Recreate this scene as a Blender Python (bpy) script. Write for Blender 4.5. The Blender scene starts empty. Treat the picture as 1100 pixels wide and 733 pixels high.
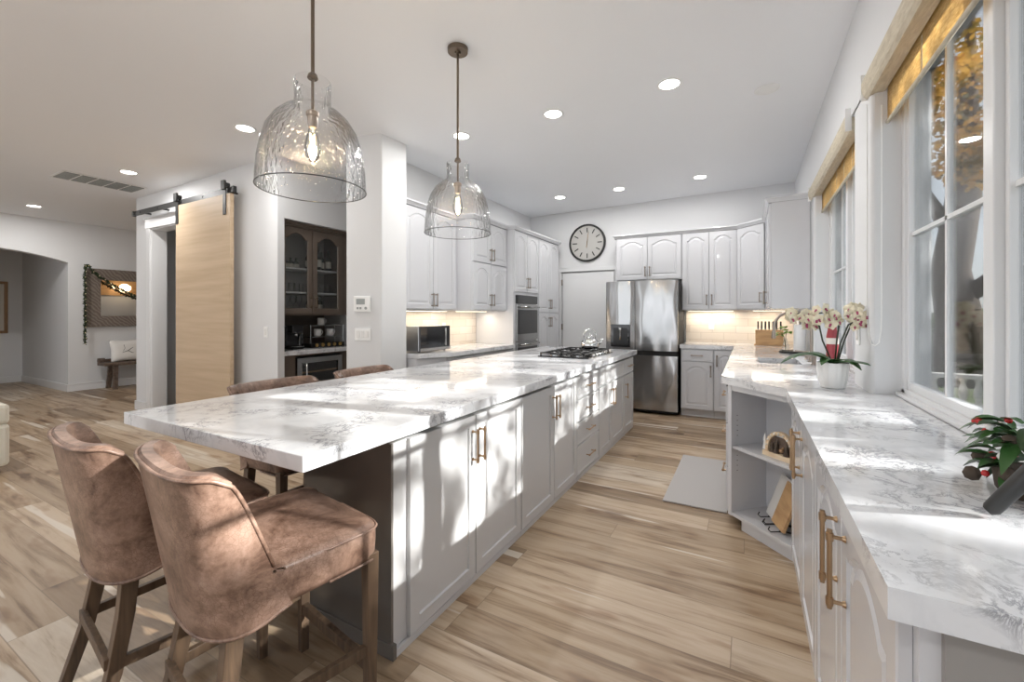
import bpy, bmesh, math, random
from mathutils import Vector, Matrix
R=math.radians
random.seed(7)
S=bpy.context.scene
COL=S.collection
# ---------------------------------------------------------------- camera
H=1.36; F=462.0; YAW=math.atan(253.5/F)
cd=bpy.data.cameras.new('camera'); cam=bpy.data.objects.new('camera',cd); COL.objects.link(cam)
cd.sensor_width=36; cd.sensor_fit='HORIZONTAL'; cd.lens=F/1100*36; cd.shift_y=-28.5/1100; cd.clip_start=.02; cd.clip_end=300
cam.location=(0,0,H); cam.rotation_euler=(R(90),0,YAW)
S.camera=cam
# ---------------------------------------------------------------- world, sun, exposure
W=bpy.data.worlds.new('world'); S.world=W; W.use_nodes=True
wn=W.node_tree; wn.nodes.clear()
sky=wn.nodes.new('ShaderNodeTexSky'); sky.sky_type='NISHITA'; sky.sun_disc=False; sky.sun_elevation=R(26); sky.sun_rotation=R(80)
mixn=wn.nodes.new('ShaderNodeMixRGB'); mixn.inputs[0].default_value=.78; mixn.inputs[2].default_value=(4.95,5.15,5.5,1)
bg=wn.nodes.new('ShaderNodeBackground'); bg.inputs[1].default_value=.35
wo=wn.nodes.new('ShaderNodeOutputWorld')
wn.links.new(sky.outputs[0],mixn.inputs[1]); wn.links.new(mixn.outputs[0],bg.inputs[0]); wn.links.new(bg.outputs[0],wo.inputs[0])
sd=bpy.data.lights.new('sun','SUN'); sd.energy=17; sd.angle=R(.8); sd.color=(1,.98,.95)
sun=bpy.data.objects.new('sun',sd); COL.objects.link(sun)
sun.rotation_euler=Vector((-1,-.2,-.49)).to_track_quat('-Z','Y').to_euler()
sun.location=(20,4,10)
S.view_settings.view_transform='Standard'; S.view_settings.look='None'; S.view_settings.gamma=1
S.view_settings.use_curve_mapping=False; S.view_settings.exposure=0.1
cy=S.cycles; cy.use_denoising=True; cy.caustics_reflective=False; cy.caustics_refractive=False
cy.max_bounces=9; cy.diffuse_bounces=5; cy.glossy_bounces=4; cy.transmission_bounces=6; cy.transparent_max_bounces=16
cy.sample_clamp_indirect=6; cy.use_light_tree=True
DOWN=12.0   # watts of one recessed lamp
# ---------------------------------------------------------------- materials
MATS={}
def newmat(n):
    m=bpy.data.materials.new(n); m.use_nodes=True; MATS[n]=m
    return m,m.node_tree.nodes,m.node_tree.links,m.node_tree.nodes['Principled BSDF']
def plain(n,col,rough=.5,metal=0,spec=.5,coat=0,emit=None,bump=0,bscale=60,aniso=0):
    m,N,L,b=newmat(n)
    b.inputs['Base Color'].default_value=(*col,1); b.inputs['Roughness'].default_value=rough
    b.inputs['Metallic'].default_value=metal; b.inputs['Specular IOR Level'].default_value=spec
    if coat: b.inputs['Coat Weight'].default_value=coat; b.inputs['Coat Roughness'].default_value=.05
    if emit: b.inputs['Emission Color'].default_value=(*emit[0],1); b.inputs['Emission Strength'].default_value=emit[1]
    tc=N.new('ShaderNodeTexCoord'); nz=N.new('ShaderNodeTexNoise'); nz.inputs['Scale'].default_value=bscale; nz.inputs['Detail'].default_value=3
    L.new(tc.outputs['Object'],nz.inputs['Vector'])
    mr=N.new('ShaderNodeMapRange'); mr.inputs[3].default_value=max(0,rough-.01); mr.inputs[4].default_value=rough+.01
    L.new(nz.outputs['Fac'],mr.inputs[0]); L.new(mr.outputs[0],b.inputs['Roughness'])
    if bump:
        bp=N.new('ShaderNodeBump'); bp.inputs['Strength'].default_value=bump; bp.inputs['Distance'].default_value=.01
        L.new(nz.outputs['Fac'],bp.inputs['Height']); L.new(bp.outputs[0],b.inputs['Normal'])
    return m
def ramp(N,stops):
    r=N.new('ShaderNodeValToRGB'); e=r.color_ramp.elements
    e[0].position=stops[0][0]; e[0].color=(*stops[0][1],1); e[1].position=stops[-1][0]; e[1].color=(*stops[-1][1],1)
    for p,c in stops[1:-1]:
        x=e.new(p); x.color=(*c,1)
    return r
def wood(n,c1,c2,axis=0,scale=6,rough=.55,stretch=10,bump=.15,dist=.6):
    m,N,L,b=newmat(n)
    tc=N.new('ShaderNodeTexCoord'); mp=N.new('ShaderNodeMapping'); s=[scale*stretch*.35]*3; s[axis]=scale*.35
    mp.inputs['Scale'].default_value=s; L.new(tc.outputs['Object'],mp.inputs['Vector'])
    nz=N.new('ShaderNodeTexNoise'); nz.inputs['Scale'].default_value=1.5; nz.inputs['Detail'].default_value=6; nz.inputs['Distortion'].default_value=dist
    L.new(mp.outputs[0],nz.inputs['Vector'])
    r=ramp(N,[(.3,c1),(.7,c2)]); L.new(nz.outputs['Fac'],r.inputs[0]); L.new(r.outputs[0],b.inputs['Base Color'])
    b.inputs['Roughness'].default_value=rough
    bp=N.new('ShaderNodeBump'); bp.inputs['Strength'].default_value=bump; bp.inputs['Distance'].default_value=.003
    L.new(nz.outputs['Fac'],bp.inputs['Height']); L.new(bp.outputs[0],b.inputs['Normal'])
    return m
plain('wall_paint',(.71,.715,.725),.6,bump=.03,bscale=250)
plain('ceiling_paint',(.87,.88,.90),.45,bump=.03,bscale=200)
plain('white_trim',(.75,.755,.765),.3)
plain('cabinet_white',(.61,.615,.64),.2,coat=.3)
plain('island_paint',(.55,.545,.545),.28)
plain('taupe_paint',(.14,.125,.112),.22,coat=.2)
plain('taupe_and_shade',(.30,.285,.27),.3)
plain('dark_cabinet',(.13,.10,.08),.4)
plain('brass',(.46,.32,.20),.3,1)
plain('nickel',(.36,.31,.27),.3,1)
plain('bronze',(.19,.15,.115),.35,1)
plain('chrome',(.75,.75,.75),.07,1)
plain('black_iron',(.02,.02,.02),.45)
plain('black_gloss',(.012,.012,.014),.06,coat=.5)
plain('black_plastic',(.02,.02,.022),.3)
plain('dark_gap',(.015,.015,.015),.7)
plain('white_ceramic',(.82,.81,.79),.15,coat=.4)
plain('white_plastic',(.85,.85,.84),.35)
plain('rim_grey',(.10,.10,.10),.2)
plain('screen_grey',(.32,.34,.33),.3)
plain('cushion_white',(.78,.76,.73),.9,bump=.3,bscale=120)
plain('cream_fabric',(.70,.67,.58),.95,bump=.4,bscale=300)
plain('paper_white',(.86,.86,.86),.9)
plain('petal',(.86,.80,.62),.6)
plain('petal_core',(.42,.07,.16),.5)
plain('leaf_green',(.035,.10,.025),.3)
plain('leaf_bright',(.16,.34,.03),.45)
plain('stem',(.04,.05,.03),.5)
plain('red_glaze',(.30,.04,.05),.3)
plain('berry',(.5,.03,.03),.25)
plain('clock_face',(.47,.46,.44),.5)
plain('rug_fabric',(.47,.45,.44),.95,bump=.6,bscale=180)
plain('bark',(.08,.06,.045),.95,bump=.8,bscale=14)
plain('stone',(.62,.60,.56),.9,bump=.3,bscale=10)
plain('lawn',(.10,.13,.05),1,bump=.8,bscale=30)
plain('paving',(.55,.54,.52),.9,bump=.2,bscale=5)
plain('pale_bounce',(.74,.74,.74),.8,bump=.1,bscale=8)
plain('roof_tile',(.16,.14,.13),.8)
plain('shrub_leaf',(.03,.06,.02),.7)
plain('bottle_dark',(.02,.03,.02),.08,coat=.4)
plain('label_paper',(.7,.66,.6),.7)
plain('led',(1,.95,.85),.5,emit=((1,.96,.9),14))
plain('led_off',(.85,.85,.84),.4)
plain('led_warm',(1,.9,.7),.5,emit=((1,.85,.62),6))
plain('filament',(1,.6,.2),.5,emit=((1,.62,.3),30))
plain('bulb_warm',(1,.7,.4),.5,emit=((1,.7,.4),5))
plain('fairy_light',(1,.85,.5),.5,emit=((1,.8,.45),1.2))
plain('gold_coin',(.6,.4,.15),.35,1)
wood('oak_door',(.50,.37,.24),(.60,.46,.32),0,2.2,.5,16,.1,.1)
wood('stool_wood',(.06,.038,.024),(.15,.095,.058),2,8,.5,10)
wood('block_wood',(.42,.24,.11),(.62,.40,.20),0,8,.45,6)
wood('dark_bench',(.07,.05,.04),(.18,.13,.10),1,6,.6,10)
wood('barn_grey',(.13,.10,.085),(.33,.27,.23),1,9,.7,8)
wood('pale_wood',(.62,.45,.28),(.80,.66,.48),0,12,.6,5)
wood('frame_wood',(.25,.14,.07),(.4,.25,.14),2,8,.5,8)
wood('valance_linen',(.50,.44,.34),(.66,.60,.48),1,30,.9,5,.3)
def m_floor():
    m,N,L,b=newmat('plank_floor')
    tc=N.new('ShaderNodeTexCoord'); sp=N.new('ShaderNodeSeparateXYZ'); L.new(tc.outputs['Object'],sp.inputs[0])
    def mth(op,a,bb=None,c=None):
        n=N.new('ShaderNodeMath'); n.operation=op
        for i,v in enumerate((a,bb,c)):
            if v is None: continue
            if isinstance(v,(int,float)): n.inputs[i].default_value=v
            else: L.new(v,n.inputs[i])
        return n.outputs[0]
    PW,PL=.185,1.5
    yr=mth('DIVIDE',sp.outputs['Y'],PW); row=mth('FLOOR',yr); fy=mth('FRACT',yr)
    w1=N.new('ShaderNodeTexWhiteNoise'); w1.noise_dimensions='1D'; L.new(row,w1.inputs['W'])
    xs=mth('ADD',mth('DIVIDE',sp.outputs['X'],PL),mth('MULTIPLY',w1.outputs['Value'],7.3)); colx=mth('FLOOR',xs); fx=mth('FRACT',xs)
    cb=N.new('ShaderNodeCombineXYZ'); L.new(row,cb.inputs[0]); L.new(colx,cb.inputs[1])
    w2=N.new('ShaderNodeTexWhiteNoise'); w2.noise_dimensions='3D'; L.new(cb.outputs[0],w2.inputs['Vector'])
    # grain
    cv=N.new('ShaderNodeCombineXYZ')
    L.new(mth('MULTIPLY',sp.outputs['X'],1.3),cv.inputs[0]); L.new(mth('MULTIPLY',sp.outputs['Y'],16),cv.inputs[1]); L.new(mth('MULTIPLY',w2.outputs['Value'],37),cv.inputs[2])
    g=N.new('ShaderNodeTexNoise'); g.inputs['Scale'].default_value=1; g.inputs['Detail'].default_value=7; g.inputs['Roughness'].default_value=.62; g.inputs['Distortion'].default_value=.5
    L.new(cv.outputs[0],g.inputs['Vector'])
    cw=N.new('ShaderNodeCombineXYZ')
    L.new(mth('MULTIPLY',sp.outputs['X'],2.2),cw.inputs[0]); L.new(mth('MULTIPLY',sp.outputs['Y'],7),cw.inputs[1]); L.new(mth('MULTIPLY',w2.outputs['Value'],91),cw.inputs[2])
    kn=N.new('ShaderNodeTexNoise'); kn.inputs['Scale'].default_value=1; kn.inputs['Detail'].default_value=3
    L.new(cw.outputs[0],kn.inputs['Vector'])
    base=ramp(N,[(.0,(.27,.19,.12)),(.25,(.37,.275,.185)),(.6,(.47,.36,.25)),(.86,(.53,.42,.31)),(1,(.60,.53,.44))]); L.new(w2.outputs['Value'],base.inputs[0])
    gr=ramp(N,[(.32,(.42,.34,.27)),(.47,(.86,.82,.77)),(.60,(1,1,1)),(.75,(1.0,1.0,1.0))]); L.new(g.outputs['Fac'],gr.inputs[0])
    mx=N.new('ShaderNodeMixRGB'); mx.blend_type='MULTIPLY'; mx.inputs[0].default_value=1; L.new(base.outputs[0],mx.inputs[1]); L.new(gr.outputs[0],mx.inputs[2])
    # sapwood streaks and knots
    s0=N.new('ShaderNodeTexNoise'); s0.inputs['Scale'].default_value=1; s0.inputs['Detail'].default_value=2
    cs=N.new('ShaderNodeCombineXYZ'); L.new(mth('MULTIPLY',sp.outputs['X'],.5),cs.inputs[0]); L.new(mth('MULTIPLY',sp.outputs['Y'],9),cs.inputs[1]); L.new(mth('MULTIPLY',w2.outputs['Value'],53),cs.inputs[2]); L.new(cs.outputs[0],s0.inputs['Vector'])
    sr=ramp(N,[(.655,(0,0,0)),(.675,(1,1,1))]); L.new(s0.outputs['Fac'],sr.inputs[0])
    m3=N.new('ShaderNodeMixRGB'); L.new(mth('MULTIPLY',sr.outputs[0],.75),m3.inputs[0]); L.new(mx.outputs[0],m3.inputs[1]); m3.inputs[2].default_value=(.66,.60,.52,1)
    kr=ramp(N,[(.27,(.30,.21,.15)),(.34,(.72,.62,.54)),(.42,(1,1,1))]); L.new(kn.outputs['Fac'],kr.inputs[0])
    m4=N.new('ShaderNodeMixRGB'); m4.blend_type='MULTIPLY'; m4.inputs[0].default_value=.8; L.new(m3.outputs[0],m4.inputs[1]); L.new(kr.outputs[0],m4.inputs[2])
    e1=mth('MINIMUM',fy,mth('SUBTRACT',1,fy)); e2=mth('MULTIPLY',mth('MINIMUM',fx,mth('SUBTRACT',1,fx)),PL/PW)
    ed=mth('LESS_THAN',mth('MINIMUM',e1,e2),.011)
    m5=N.new('ShaderNodeMixRGB'); L.new(mth('MULTIPLY',ed,.6),m5.inputs[0]); L.new(m4.outputs[0],m5.inputs[1]); m5.inputs[2].default_value=(.16,.11,.07,1)
    L.new(m5.outputs[0],b.inputs['Base Color']); b.inputs['Roughness'].default_value=.38
    bp=N.new('ShaderNodeBump'); bp.inputs['Strength'].default_value=.12; bp.inputs['Distance'].default_value=.004
    L.new(g.outputs['Fac'],bp.inputs['Height']); L.new(bp.outputs[0],b.inputs['Normal'])
m_floor()
def m_quartz(n,base=(.72,.725,.74)):
    m,N,L,b=newmat(n)
    tc=N.new('ShaderNodeTexCoord')
    def nz(s,d,dist,det=6):
        q=N.new('ShaderNodeTexNoise'); q.inputs['Scale'].default_value=s; q.inputs['Detail'].default_value=det; q.inputs['Roughness'].default_value=d; q.inputs['Distortion'].default_value=dist
        L.new(tc.outputs['Object'],q.inputs['Vector']); return q.outputs['Fac']
    a=nz(11,.74,.7,9); v=ramp(N,[(.462,(1,1,1)),(.492,(.50,.50,.52)),(.506,(.42,.42,.44)),(.54,(1,1,1))]); L.new(a,v.inputs[0])
    k=nz(3.4,.6,.5,5); kr=ramp(N,[(.47,(0,0,0)),(.58,(1,1,1))]); L.new(k,kr.inputs[0])
    m0=N.new('ShaderNodeMixRGB'); L.new(kr.outputs[0],m0.inputs[0]); m0.inputs[1].default_value=(1,1,1,1); L.new(v.outputs[0],m0.inputs[2])
    c=nz(7,.6,.8,6); cr=ramp(N,[(.35,(.80,.80,.82)),(.55,(1,1,1))]); L.new(c,cr.inputs[0])
    m1=N.new('ShaderNodeMixRGB'); m1.blend_type='MULTIPLY'; m1.inputs[0].default_value=.55; L.new(m0.outputs[0],m1.inputs[1]); L.new(cr.outputs[0],m1.inputs[2])
    m2=N.new('ShaderNodeMixRGB'); m2.blend_type='MULTIPLY'; m2.inputs[0].default_value=1; m2.inputs[1].default_value=(*base,1); L.new(m1.outputs[0],m2.inputs[2])
    L.new(m2.outputs[0],b.inputs['Base Color']); b.inputs['Roughness'].default_value=.07
m_quartz('quartz')
def m_leather():
    m,N,L,b=newmat('leather')
    tc=N.new('ShaderNodeTexCoord')
    def nz(s,det,r=.55,d=0):
        q=N.new('ShaderNodeTexNoise'); q.inputs['Scale'].default_value=s; q.inputs['Detail'].default_value=det; q.inputs['Roughness'].default_value=r; q.inputs['Distortion'].default_value=d
        L.new(tc.outputs['Object'],q.inputs['Vector']); return q.outputs['Fac']
    a=nz(8,9,.75,.4); r=ramp(N,[(.36,(.085,.045,.030)),(.47,(.185,.112,.080)),(.58,(.28,.18,.135)),(.72,(.36,.255,.20))]); L.new(a,r.inputs[0])
    v=N.new('ShaderNodeTexVoronoi'); v.feature='DISTANCE_TO_EDGE'; v.inputs['Scale'].default_value=75; L.new(tc.outputs['Object'],v.inputs['Vector'])
    c=nz(4,3); cr=ramp(N,[(.48,(0,0,0)),(.62,(1,1,1))]); L.new(c,cr.inputs[0])
    vr=ramp(N,[(0,(.6,.5,.45)),(.06,(1,1,1))]); L.new(v.outputs['Distance'],vr.inputs[0])
    mx=N.new('ShaderNodeMixRGB'); mx.blend_type='MULTIPLY'; L.new(cr.outputs[0],mx.inputs[0]); L.new(r.outputs[0],mx.inputs[1]); L.new(vr.outputs[0],mx.inputs[2])
    L.new(mx.outputs[0],b.inputs['Base Color']); b.inputs['Roughness'].default_value=.42
    bp=N.new('ShaderNodeBump'); bp.inputs['Strength'].default_value=.15; bp.inputs['Distance'].default_value=.002; L.new(nz(140,3),bp.inputs['Height']); L.new(bp.outputs[0],b.inputs['Normal'])
m_leather()
def m_steel():
    m,N,L,b=newmat('stainless')
    b.inputs['Base Color'].default_value=(.42,.42,.425,1); b.inputs['Metallic'].default_value=1; b.inputs['Roughness'].default_value=.17
    tc=N.new('ShaderNodeTexCoord'); mp=N.new('ShaderNodeMapping'); mp.inputs['Scale'].default_value=(3.5,3.5,1.1); L.new(tc.outputs['Object'],mp.inputs['Vector'])
    q=N.new('ShaderNodeTexNoise'); q.inputs['Scale'].default_value=1; q.inputs['Detail'].default_value=1; L.new(mp.outputs[0],q.inputs['Vector'])
    bp=N.new('ShaderNodeBump'); bp.inputs['Strength'].default_value=.55; bp.inputs['Distance'].default_value=.07; L.new(q.outputs['Fac'],bp.inputs['Height']); L.new(bp.outputs[0],b.inputs['Normal'])
m_steel()
plain('steel_flat',(.5,.5,.5),.25,1)
plain('mirror_glass',(.85,.85,.85),.02,1)
def m_glass(n,tint=(.97,.98,.98),edge=(.35,.37,.37),gl=.10,bump=0,scale=30,blend=.25,pw_=3):
    m,N,L,b=newmat(n); N.remove(b); out=N['Material Output']
    tr=N.new('ShaderNodeBsdfTransparent'); gs=N.new('ShaderNodeBsdfGlossy'); gs.inputs['Roughness'].default_value=.02
    lw=N.new('ShaderNodeLayerWeight'); lw.inputs['Blend'].default_value=blend
    mc=N.new('ShaderNodeMixRGB'); mc.inputs[1].default_value=(*tint,1); mc.inputs[2].default_value=(*edge,1); L.new(lw.outputs['Facing'],mc.inputs[0])
    pw=N.new('ShaderNodeMath'); pw.operation='POWER'; L.new(lw.outputs['Facing'],pw.inputs[0]); pw.inputs[1].default_value=pw_; L.new(pw.outputs[0],mc.inputs[0])
    L.new(mc.outputs[0],tr.inputs[0])
    ad=N.new('ShaderNodeMath'); ad.operation='MULTIPLY_ADD'; L.new(lw.outputs['Fresnel'],ad.inputs[0]); ad.inputs[1].default_value=.8; ad.inputs[2].default_value=gl*.3
    mx=N.new('ShaderNodeMixShader'); L.new(ad.outputs[0],mx.inputs[0]); L.new(tr.outputs[0],mx.inputs[1]); L.new(gs.outputs[0],mx.inputs[2]); L.new(mx.outputs[0],out.inputs[0])
    if bump:
        tc=N.new('ShaderNodeTexCoord'); mp=N.new('ShaderNodeMapping'); mp.inputs['Scale'].default_value=(1,1,.45); L.new(tc.outputs['Object'],mp.inputs['Vector'])
        q=N.new('ShaderNodeTexNoise'); q.inputs['Scale'].default_value=scale; q.inputs['Detail'].default_value=2; L.new(mp.outputs[0],q.inputs['Vector'])
        bp=N.new('ShaderNodeBump'); bp.inputs['Strength'].default_value=bump; bp.inputs['Distance'].default_value=.01; L.new(q.outputs['Fac'],bp.inputs['Height'])
        L.new(bp.outputs[0],lw.inputs['Normal']); L.new(bp.outputs[0],gs.inputs['Normal'])
m_glass('window_glass',(.97,.98,.98),(.90,.92,.92),.02,blend=.12)
m_glass('clear_glass',(.95,.96,.96),(.5,.52,.52),.12)
m_glass('pendant_glass',(.975,.975,.975),(.40,.41,.41),.22,bump=.75,scale=60,blend=.25,pw_=4)
def m_fabric():
    m,N,L,b=newmat('shade_fabric'); out=N['Material Output']
    b.inputs['Base Color'].default_value=(.78,.60,.33,1); b.inputs['Roughness'].default_value=.9
    tl=N.new('ShaderNodeBsdfTranslucent'); tl.inputs[0].default_value=(.95,.66,.30,1)
    tc=N.new('ShaderNodeTexCoord'); q=N.new('ShaderNodeTexNoise'); q.inputs['Scale'].default_value=40; q.inputs['Detail'].default_value=4
    mp=N.new('ShaderNodeMapping'); mp.inputs['Scale'].default_value=(1,1,6); L.new(tc.outputs['Object'],mp.inputs['Vector']); L.new(mp.outputs[0],q.inputs['Vector'])
    r=ramp(N,[(.3,(.62,.44,.22)),(.7,(.9,.72,.42))]); L.new(q.outputs['Fac'],r.inputs[0]); L.new(r.outputs[0],b.inputs['Base Color']); L.new(r.outputs[0],tl.inputs[0])
    mx=N.new('ShaderNodeMixShader'); mx.inputs[0].default_value=.7; L.new(b.outputs[0],mx.inputs[1]); L.new(tl.outputs[0],mx.inputs[2]); L.new(mx.outputs[0],out.inputs[0])
m_fabric()
def m_leaves(n,stops):
    m,N,L,b=newmat(n); out=N['Material Output']
    tc=N.new('ShaderNodeTexCoord'); q=N.new('ShaderNodeTexNoise'); q.inputs['Scale'].default_value=2.2; q.inputs['Detail'].default_value=8
    L.new(tc.outputs['Object'],q.inputs['Vector']); r=ramp(N,stops); L.new(q.outputs['Fac'],r.inputs[0]); L.new(r.outputs[0],b.inputs['Base Color']); b.inputs['Roughness'].default_value=.6
    tl=N.new('ShaderNodeBsdfTranslucent'); L.new(r.outputs[0],tl.inputs[0])
    mx=N.new('ShaderNodeMixShader'); mx.inputs[0].default_value=.35; L.new(b.outputs[0],mx.inputs[1]); L.new(tl.outputs[0],mx.inputs[2]); L.new(mx.outputs[0],out.inputs[0])
m_leaves('autumn_leaves',[(.35,(.12,.12,.03)),(.5,(.50,.28,.05)),(.62,(.72,.42,.10)),(.75,(.45,.14,.03))])
m_leaves('green_leaves',[(.35,(.03,.06,.015)),(.55,(.08,.13,.03)),(.75,(.16,.20,.05))])
def m_tile():
    m,N,L,b=newmat('backsplash_tile')
    tc=N.new('ShaderNodeTexCoord'); mp=N.new('ShaderNodeMapping'); mp.inputs['Rotation'].default_value=(R(90),0,0); L.new(tc.outputs['Object'],mp.inputs['Vector'])
    br=N.new('ShaderNodeTexBrick'); br.inputs['Scale'].default_value=1; br.inputs['Brick Width'].default_value=.30; br.inputs['Row Height'].default_value=.10; br.inputs['Mortar Size'].default_value=.0025
    br.inputs['Color1'].default_value=(.60,.53,.46,1); br.inputs['Color2'].default_value=(.70,.65,.59,1); br.inputs['Mortar'].default_value=(.45,.40,.35,1); L.new(mp.outputs[0],br.inputs['Vector'])
    L.new(br.outputs[0],b.inputs['Base Color']); b.inputs['Roughness'].default_value=.3
m_tile()
def m_siding():
    m,N,L,b=newmat('siding')
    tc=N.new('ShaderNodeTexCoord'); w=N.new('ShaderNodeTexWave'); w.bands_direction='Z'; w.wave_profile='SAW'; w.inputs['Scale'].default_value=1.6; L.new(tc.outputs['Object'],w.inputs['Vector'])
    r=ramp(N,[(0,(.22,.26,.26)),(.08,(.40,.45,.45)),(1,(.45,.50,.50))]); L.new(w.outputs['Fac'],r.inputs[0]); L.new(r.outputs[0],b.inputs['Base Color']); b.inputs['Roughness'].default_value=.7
m_siding()
def m_chevron():
    m,N,L,b=newmat('chevron_wood')
    tc=N.new('ShaderNodeTexCoord'); w=N.new('ShaderNodeTexWave'); w.bands_direction='DIAGONAL'; w.inputs['Scale'].default_value=9; w.inputs['Distortion'].default_value=6; L.new(tc.outputs['Object'],w.inputs['Vector'])
    r=ramp(N,[(0,(.15,.12,.10)),(.5,(.19,.155,.13)),(1,(.25,.21,.18))]); L.new(w.outputs['Fac'],r.inputs[0]); L.new(r.outputs[0],b.inputs['Base Color']); b.inputs['Roughness'].default_value=.7
m_chevron()
# ---------------------------------------------------------------- mesh helpers
class B:
    def __init__(s): s.bm=bmesh.new(); s.M=Matrix.Identity(4)
    def v(s,x,y,z): return s.bm.verts.new(s.M@Vector((x,y,z)))
    def f(s,vs):
        try: return s.bm.faces.new(vs)
        except ValueError: return None
    def box(s,x0,x1,y0,y1,z0,z1):
        v=[s.v(x,y,z) for z in (z0,z1) for y in (y0,y1) for x in (x0,x1)]
        for q in ((0,2,3,1),(4,5,7,6),(0,1,5,4),(2,6,7,3),(0,4,6,2),(1,3,7,5)): s.f([v[i] for i in q])
        return s
    def prism(s,pts,z0,z1):
        n=len(pts); a=[s.v(x,y,z0 if not callable(z0) else z0(x)) for x,y in pts]; b=[s.v(x,y,z1 if not callable(z1) else z1(x)) for x,y in pts]
        s.f(a[::-1]); s.f(b)
        for i in range(n): s.f([a[i],a[(i+1)%n],b[(i+1)%n],b[i]])
        return s
    def loops(s,ls,cap0=True,cap1=True,closed=True):
        rs=[[s.v(*p) for p in l] for l in ls]; n=len(rs[0])
        for a,b in zip(rs,rs[1:]):
            for i in range(n if closed else n-1): s.f([a[i],a[(i+1)%n],b[(i+1)%n],b[i]])
        if cap0: s.f(rs[0][::-1])
        if cap1: s.f(rs[-1])
        s.rs=rs; return s
    def tube(s,pts,r,n=8,caps=True):
        P=[Vector(p) for p in pts]; ls=[]; up=None
        for i,p in enumerate(P):
            t=(P[min(i+1,len(P)-1)]-P[max(i-1,0)]).normalized()
            if up is None:
                up=Vector((0,0,1)) if abs(t.z)<.9 else Vector((1,0,0))
            x=t.cross(up).normalized(); y=x.cross(t).normalized(); up=y
            rr=r[i] if isinstance(r,(list,tuple)) else r
            ls.append([tuple(p+x*(math.cos(2*math.pi*k/n)*rr)+y*(math.sin(2*math.pi*k/n)*rr)) for k in range(n)])
        s.loops(ls,caps,caps); return s
    def cyl(s,p0,p1,r,n=16,r1=None):
        return s.tube([p0,p1],[r,r if r1 is None else r1],n)
    def lathe(s,prof,c=(0,0,0),n=24,cap=True,rib=None):
        ls=[]
        for r,z in prof:
            ls.append([(c[0]+(r*(1+(rib[1]*math.cos(rib[0]*2*math.pi*k/n) if rib else 0)))*math.cos(2*math.pi*k/n),c[1]+(r*(1+(rib[1]*math.cos(rib[0]*2*math.pi*k/n) if rib else 0)))*math.sin(2*math.pi*k/n),c[2]+z) for k in range(n)])
        s.loops(ls,cap,cap); return s
    def ball(s,c,r,n=12,sz=1):
        m=n//2; return s.lathe([(max(1e-4,r*math.sin(math.pi*i/m)),-r*sz*math.cos(math.pi*i/m)) for i in range(m+1)],c,n)
    def blade(s,base,d,length,width,droop,up=.5,n=7,fold=.15):
        d=Vector((d[0],d[1],0)).normalized(); sd_=Vector((-d.y,d.x,0)); rows=[]
        for i in range(n+1):
            t=i/n; w=width*math.sin(math.pi*min(1,.12+t*.88))**.7*(1 if t<1 else .05)
            c=Vector(base)+d*(length*t)+Vector((0,0,length*(up*t-droop*t*t)))
            rows.append([c+sd_*w+Vector((0,0,w*fold)),c,c-sd_*w+Vector((0,0,w*fold))])
        for a,b in zip(rows,rows[1:]):
            va=[s.v(*p) for p in a]; vb=[s.v(*p) for p in b]
            s.f([va[0],va[1],vb[1],vb[0]]); s.f([va[1],va[2],vb[2],vb[1]])
        return s
    def build(s,name,mat,parent=None,smooth=False,bev=0,sub=0,solid=0,auto=False):
        bmesh.ops.remove_doubles(s.bm,verts=s.bm.verts,dist=1e-6)
        bmesh.ops.recalc_face_normals(s.bm,faces=s.bm.faces)
        me=bpy.data.meshes.new(name); s.bm.to_mesh(me); s.bm.free()
        me.materials.append(MATS[mat])
        if smooth:
            for p in me.polygons: p.use_smooth=True
        o=bpy.data.objects.new(name,me); COL.objects.link(o)
        if parent: o.parent=parent
        if solid: m=o.modifiers.new('solid','SOLIDIFY'); m.thickness=solid; m.offset=0
        if bev:
            m=o.modifiers.new('bevel','BEVEL'); m.width=bev; m.segments=2; m.limit_method='ANGLE'; m.angle_limit=R(40)
        if sub: m=o.modifiers.new('sub','SUBSURF'); m.levels=sub; m.render_levels=sub
        if smooth and auto:
            try: me.set_sharp_from_angle(angle=R(40))
            except Exception: pass
        return o
def tag(o,label=None,cat=None,group=None,kind=None):
    if label: o['label']=label
    if cat: o['category']=cat
    if group: o['group']=group
    if kind: o['kind']=kind
    return o
def thing(name,label,cat,loc=(0,0,0),rz=0,group=None):
    o=bpy.data.objects.new(name,None); COL.objects.link(o); o.empty_display_size=.1
    o.location=loc; o.rotation_euler=(0,0,rz); return tag(o,label,cat,group)
def struct(name,b,mat,**k): 
    o=b.build(name,mat,**k); o['kind']='structure'; return o
def sroot(name,loc=(0,0,0),rz=0):
    o=bpy.data.objects.new(name,None); COL.objects.link(o); o.location=loc; o.rotation_euler=(0,0,rz); o['kind']='structure'; return o
def light(kind,name,parent,loc,power,size=.1,col=(1,1,1),rot=(0,0,0),sx=None,sy=None,spread=None):
    l=bpy.data.lights.new(name,kind); l.energy=power; l.color=col
    if kind=='AREA':
        if sx: l.shape='RECTANGLE'; l.size=sx; l.size_y=sy
        else: l.shape='DISK'; l.size=size
        if spread: l.spread=spread
    else: l.shadow_soft_size=size
    o=bpy.data.objects.new(name,l); COL.objects.link(o); o.parent=parent; o.location=loc; o.rotation_euler=rot
    return o
def copy_tree(o,parent=None):
    c=o.copy(); COL.objects.link(c); c.parent=parent
    for ch in list(o.children): copy_tree(ch,c)
    return c
def zc(x): return 3.125+.0125*(x-.5)
# ================================================================= SETTING
WX=.545   # right wall face
struct('floor',B().box(-14,.9,-4,7.1,-.1,0),'plank_floor')
struct('ceiling',B().prism([(-14,-4),(.9,-4),(.9,7.1),(-14,7.1)],zc,lambda x:zc(x)+.15),'ceiling_paint')
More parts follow.
